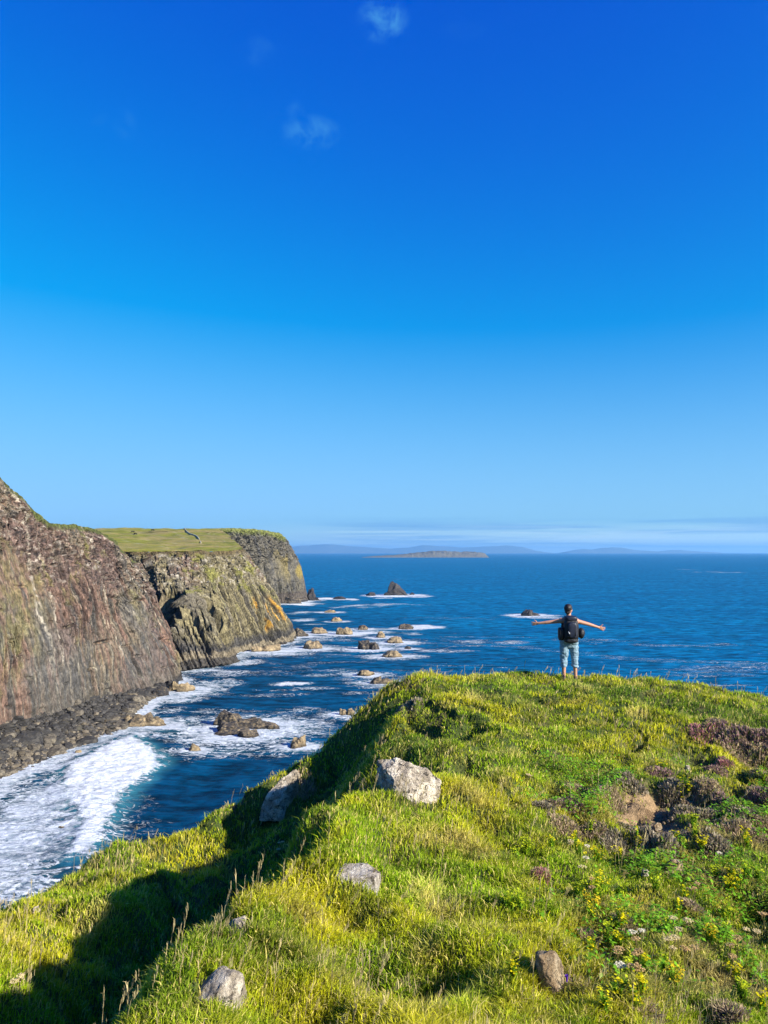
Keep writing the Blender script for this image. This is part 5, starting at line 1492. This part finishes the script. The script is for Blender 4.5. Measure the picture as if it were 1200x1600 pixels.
# ------------------------------------------------------------------ air, sky, sun
HAZE = 3.9e-5
if HAZE:
    bm = bmesh.new(); bmesh.ops.create_cube(bm, size=1)
    for v_ in bm.verts: v_.co = Vector((v_.co.x * 96000, v_.co.y * 96000, -4.2 if v_.co.z < 0 else 420))
    m, nt, out = new_mat('pale_air')
    pv = N(nt, 'ShaderNodeVolumePrincipled')
    pv.inputs['Color'].default_value = (.23, .57, 1.0, 1); pv.inputs['Density'].default_value = HAZE; pv.inputs['Anisotropy'].default_value = 0.2
    L(nt, pv.outputs[0], out.inputs['Volume'])
    tag(link('haze', from_bm('haze', bm, False), m), 'thin blue air that fades the far hills', None, None, 'stuff')

wd_ = D.worlds.new('World'); SC.world = wd_; wd_.use_nodes = True
nt = wd_.node_tree; nt.nodes.clear()
wo = nt.nodes.new('ShaderNodeOutputWorld'); bg = nt.nodes.new('ShaderNodeBackground')
sk = N(nt, 'ShaderNodeTexSky', sky_type='NISHITA', sun_disc=False, sun_elevation=SUN_EL, sun_rotation=SUN_AZ, altitude=0.0, air_density=1.0, dust_density=0.3, ozone_density=4.0)
hs = N(nt, 'ShaderNodeHueSaturation'); hs.inputs['Saturation'].default_value = 1.35; hs.inputs['Hue'].default_value = .5
L(nt, sk.outputs[0], hs.inputs['Color'])
sr_ = N(nt, 'ShaderNodeSeparateColor'); L(nt, hs.outputs[0], sr_.inputs[0]); cr_ = N(nt, 'ShaderNodeCombineColor')
# deep polarised blue of a clear northern sky
r0 = math_node(nt, 'MULTIPLY', math_node(nt, 'MAXIMUM', math_node(nt, 'SUBTRACT', sr_.outputs[0], .29), 0.0), 1.5)
L(nt, math_node(nt, 'DIVIDE', r0, math_node(nt, 'ADD', math_node(nt, 'MULTIPLY', r0, .5), .9)), cr_.inputs[0])
g0 = math_node(nt, 'POWER', sr_.outputs[1], 2.0)
L(nt, math_node(nt, 'DIVIDE', g0, math_node(nt, 'ADD', math_node(nt, 'MULTIPLY', g0, .272), 1.03)), cr_.inputs[1])
L(nt, math_node(nt, 'MULTIPLY', math_node(nt, 'POWER', sr_.outputs[2], .45), 2.32), cr_.inputs[2])
tcn = N(nt, 'ShaderNodeTexCoord'); sep = N(nt, 'ShaderNodeSeparateXYZ'); L(nt, tcn.outputs['Generated'], sep.inputs[0])
azn = math_node(nt, 'ARCTAN2', sep.outputs[0], sep.outputs[1]); eln = math_node(nt, 'ARCSINE', sep.outputs[2])
cmb = N(nt, 'ShaderNodeCombineXYZ'); L(nt, math_node(nt, 'MULTIPLY', azn, 2.2), cmb.inputs[0]); L(nt, math_node(nt, 'MULTIPLY', eln, 75.0), cmb.inputs[1])
# low sheets of stratus over the sea
n1 = tex_noise(nt, cmb.outputs[0], 1.15, 5, 0.55, 0.3)
low = math_node(nt, 'MULTIPLY', mapr(nt, eln, .0485, .034), mapr(nt, azn, -.17, .02))
band = math_node(nt, 'MULTIPLY', mapr(nt, eln, .042, .014), mapr(nt, azn, -.28, -.02))
base = mix_rgb(nt, math_node(nt, 'MULTIPLY', band, .92), cr_.outputs[0], (3.0, 4.4, 5.0))
streak = math_node(nt, 'MULTIPLY', mapr(nt, n1.outputs[0], .42, .56), low)
col = mix_rgb(nt, math_node(nt, 'MULTIPLY', streak, .65), base, (.85, 2.15, 4.2))
n1b = tex_noise(nt, mapping(nt, cmb.outputs[0], (1, 1, 1), (0, 0, 0)), 2.3, 5, 0.6, 0.2)
pale = math_node(nt, 'MULTIPLY', mapr(nt, n1b.outputs[0], .47, .62), math_node(nt, 'MULTIPLY', mapr(nt, eln, .040, .020), mapr(nt, azn, -.15, .05)))
col = mix_rgb(nt, math_node(nt, 'MULTIPLY', pale, .75), col, (3.2, 4.5, 5.1))
# a few torn wisps high up
n2 = tex_noise(nt, tcn.outputs['Generated'], 34.0, 7, 0.62, 0.4)
def wisp(az0, el0, ra, re, k):
    a_ = math_node(nt, 'DIVIDE', math_node(nt, 'SUBTRACT', azn, az0), ra); e_ = math_node(nt, 'DIVIDE', math_node(nt, 'SUBTRACT', eln, el0), re)
    d_ = math_node(nt, 'ADD', math_node(nt, 'MULTIPLY', a_, a_), math_node(nt, 'MULTIPLY', e_, e_))
    return math_node(nt, 'MULTIPLY', math_node(nt, 'MULTIPLY', mapr(nt, d_, 1.0, .0), mapr(nt, n2.outputs[0], .38, .70)), k)
def azel(px, py):
    p = Vector(at(px, py, 100)) - Vector((0, 0, CAM_Z)); p.normalize()
    return math.atan2(p.x, p.y), math.asin(p.z)
tot = None
for (px, py, rx, ry, k) in [(598,32,44,30,.50),(487,207,50,26,.36),(405,82,30,22,.10),(462,172,16,16,.14),(195,195,20,24,.08),(145,178,24,16,.07),(725,48,40,14,.06)]:
    a0, e0 = azel(px, py)
    w_ = wisp(a0, e0, rx / FPX * 1.1, ry / FPX, k)
    tot = w_ if tot is None else math_node(nt, 'ADD', tot, w_)
col = mix_rgb(nt, tot, col, (.55, 2.5, 4.5))
L(nt, col, bg.inputs['Color']); bg.inputs['Strength'].default_value = 0.084
L(nt, bg.outputs[0], wo.inputs['Surface'])

sl = D.lights.new('sun', 'SUN'); sl.energy = 5.0; sl.angle = R(0.5); sl.color = (1.0, .94, .84)
so = D.objects.new('sun', sl); COL.objects.link(so)
so.rotation_euler = SUN_DIR.to_track_quat('Z', 'Y').to_euler(); so.location = (40, -20, 90)

cam = D.cameras.new('camera'); co = D.objects.new('camera', cam); COL.objects.link(co)
co.location = (0, 0, CAM_Z); co.rotation_euler = (R(90) + PITCH, 0, 0)
cam.sensor_fit = 'VERTICAL'; cam.sensor_height = 32.0; cam.lens = 32.0 * FPX / 1600.0
cam.clip_start = .1; cam.clip_end = 120000
SC.camera = co
SC.render.engine = 'CYCLES'
SC.view_settings.view_transform = 'Standard'; SC.view_settings.look = 'None'; SC.view_settings.exposure = 1.2; SC.view_settings.gamma = 1
SC.cycles.use_denoising = True
SC.cycles.max_bounces = 6; SC.cycles.diffuse_bounces = 2; SC.cycles.glossy_bounces = 2; SC.cycles.transmission_bounces = 3; SC.cycles.transparent_max_bounces = 8
SC.cycles.volume_bounces = 0
SC.render.resolution_x = 768; SC.render.resolution_y = 1024
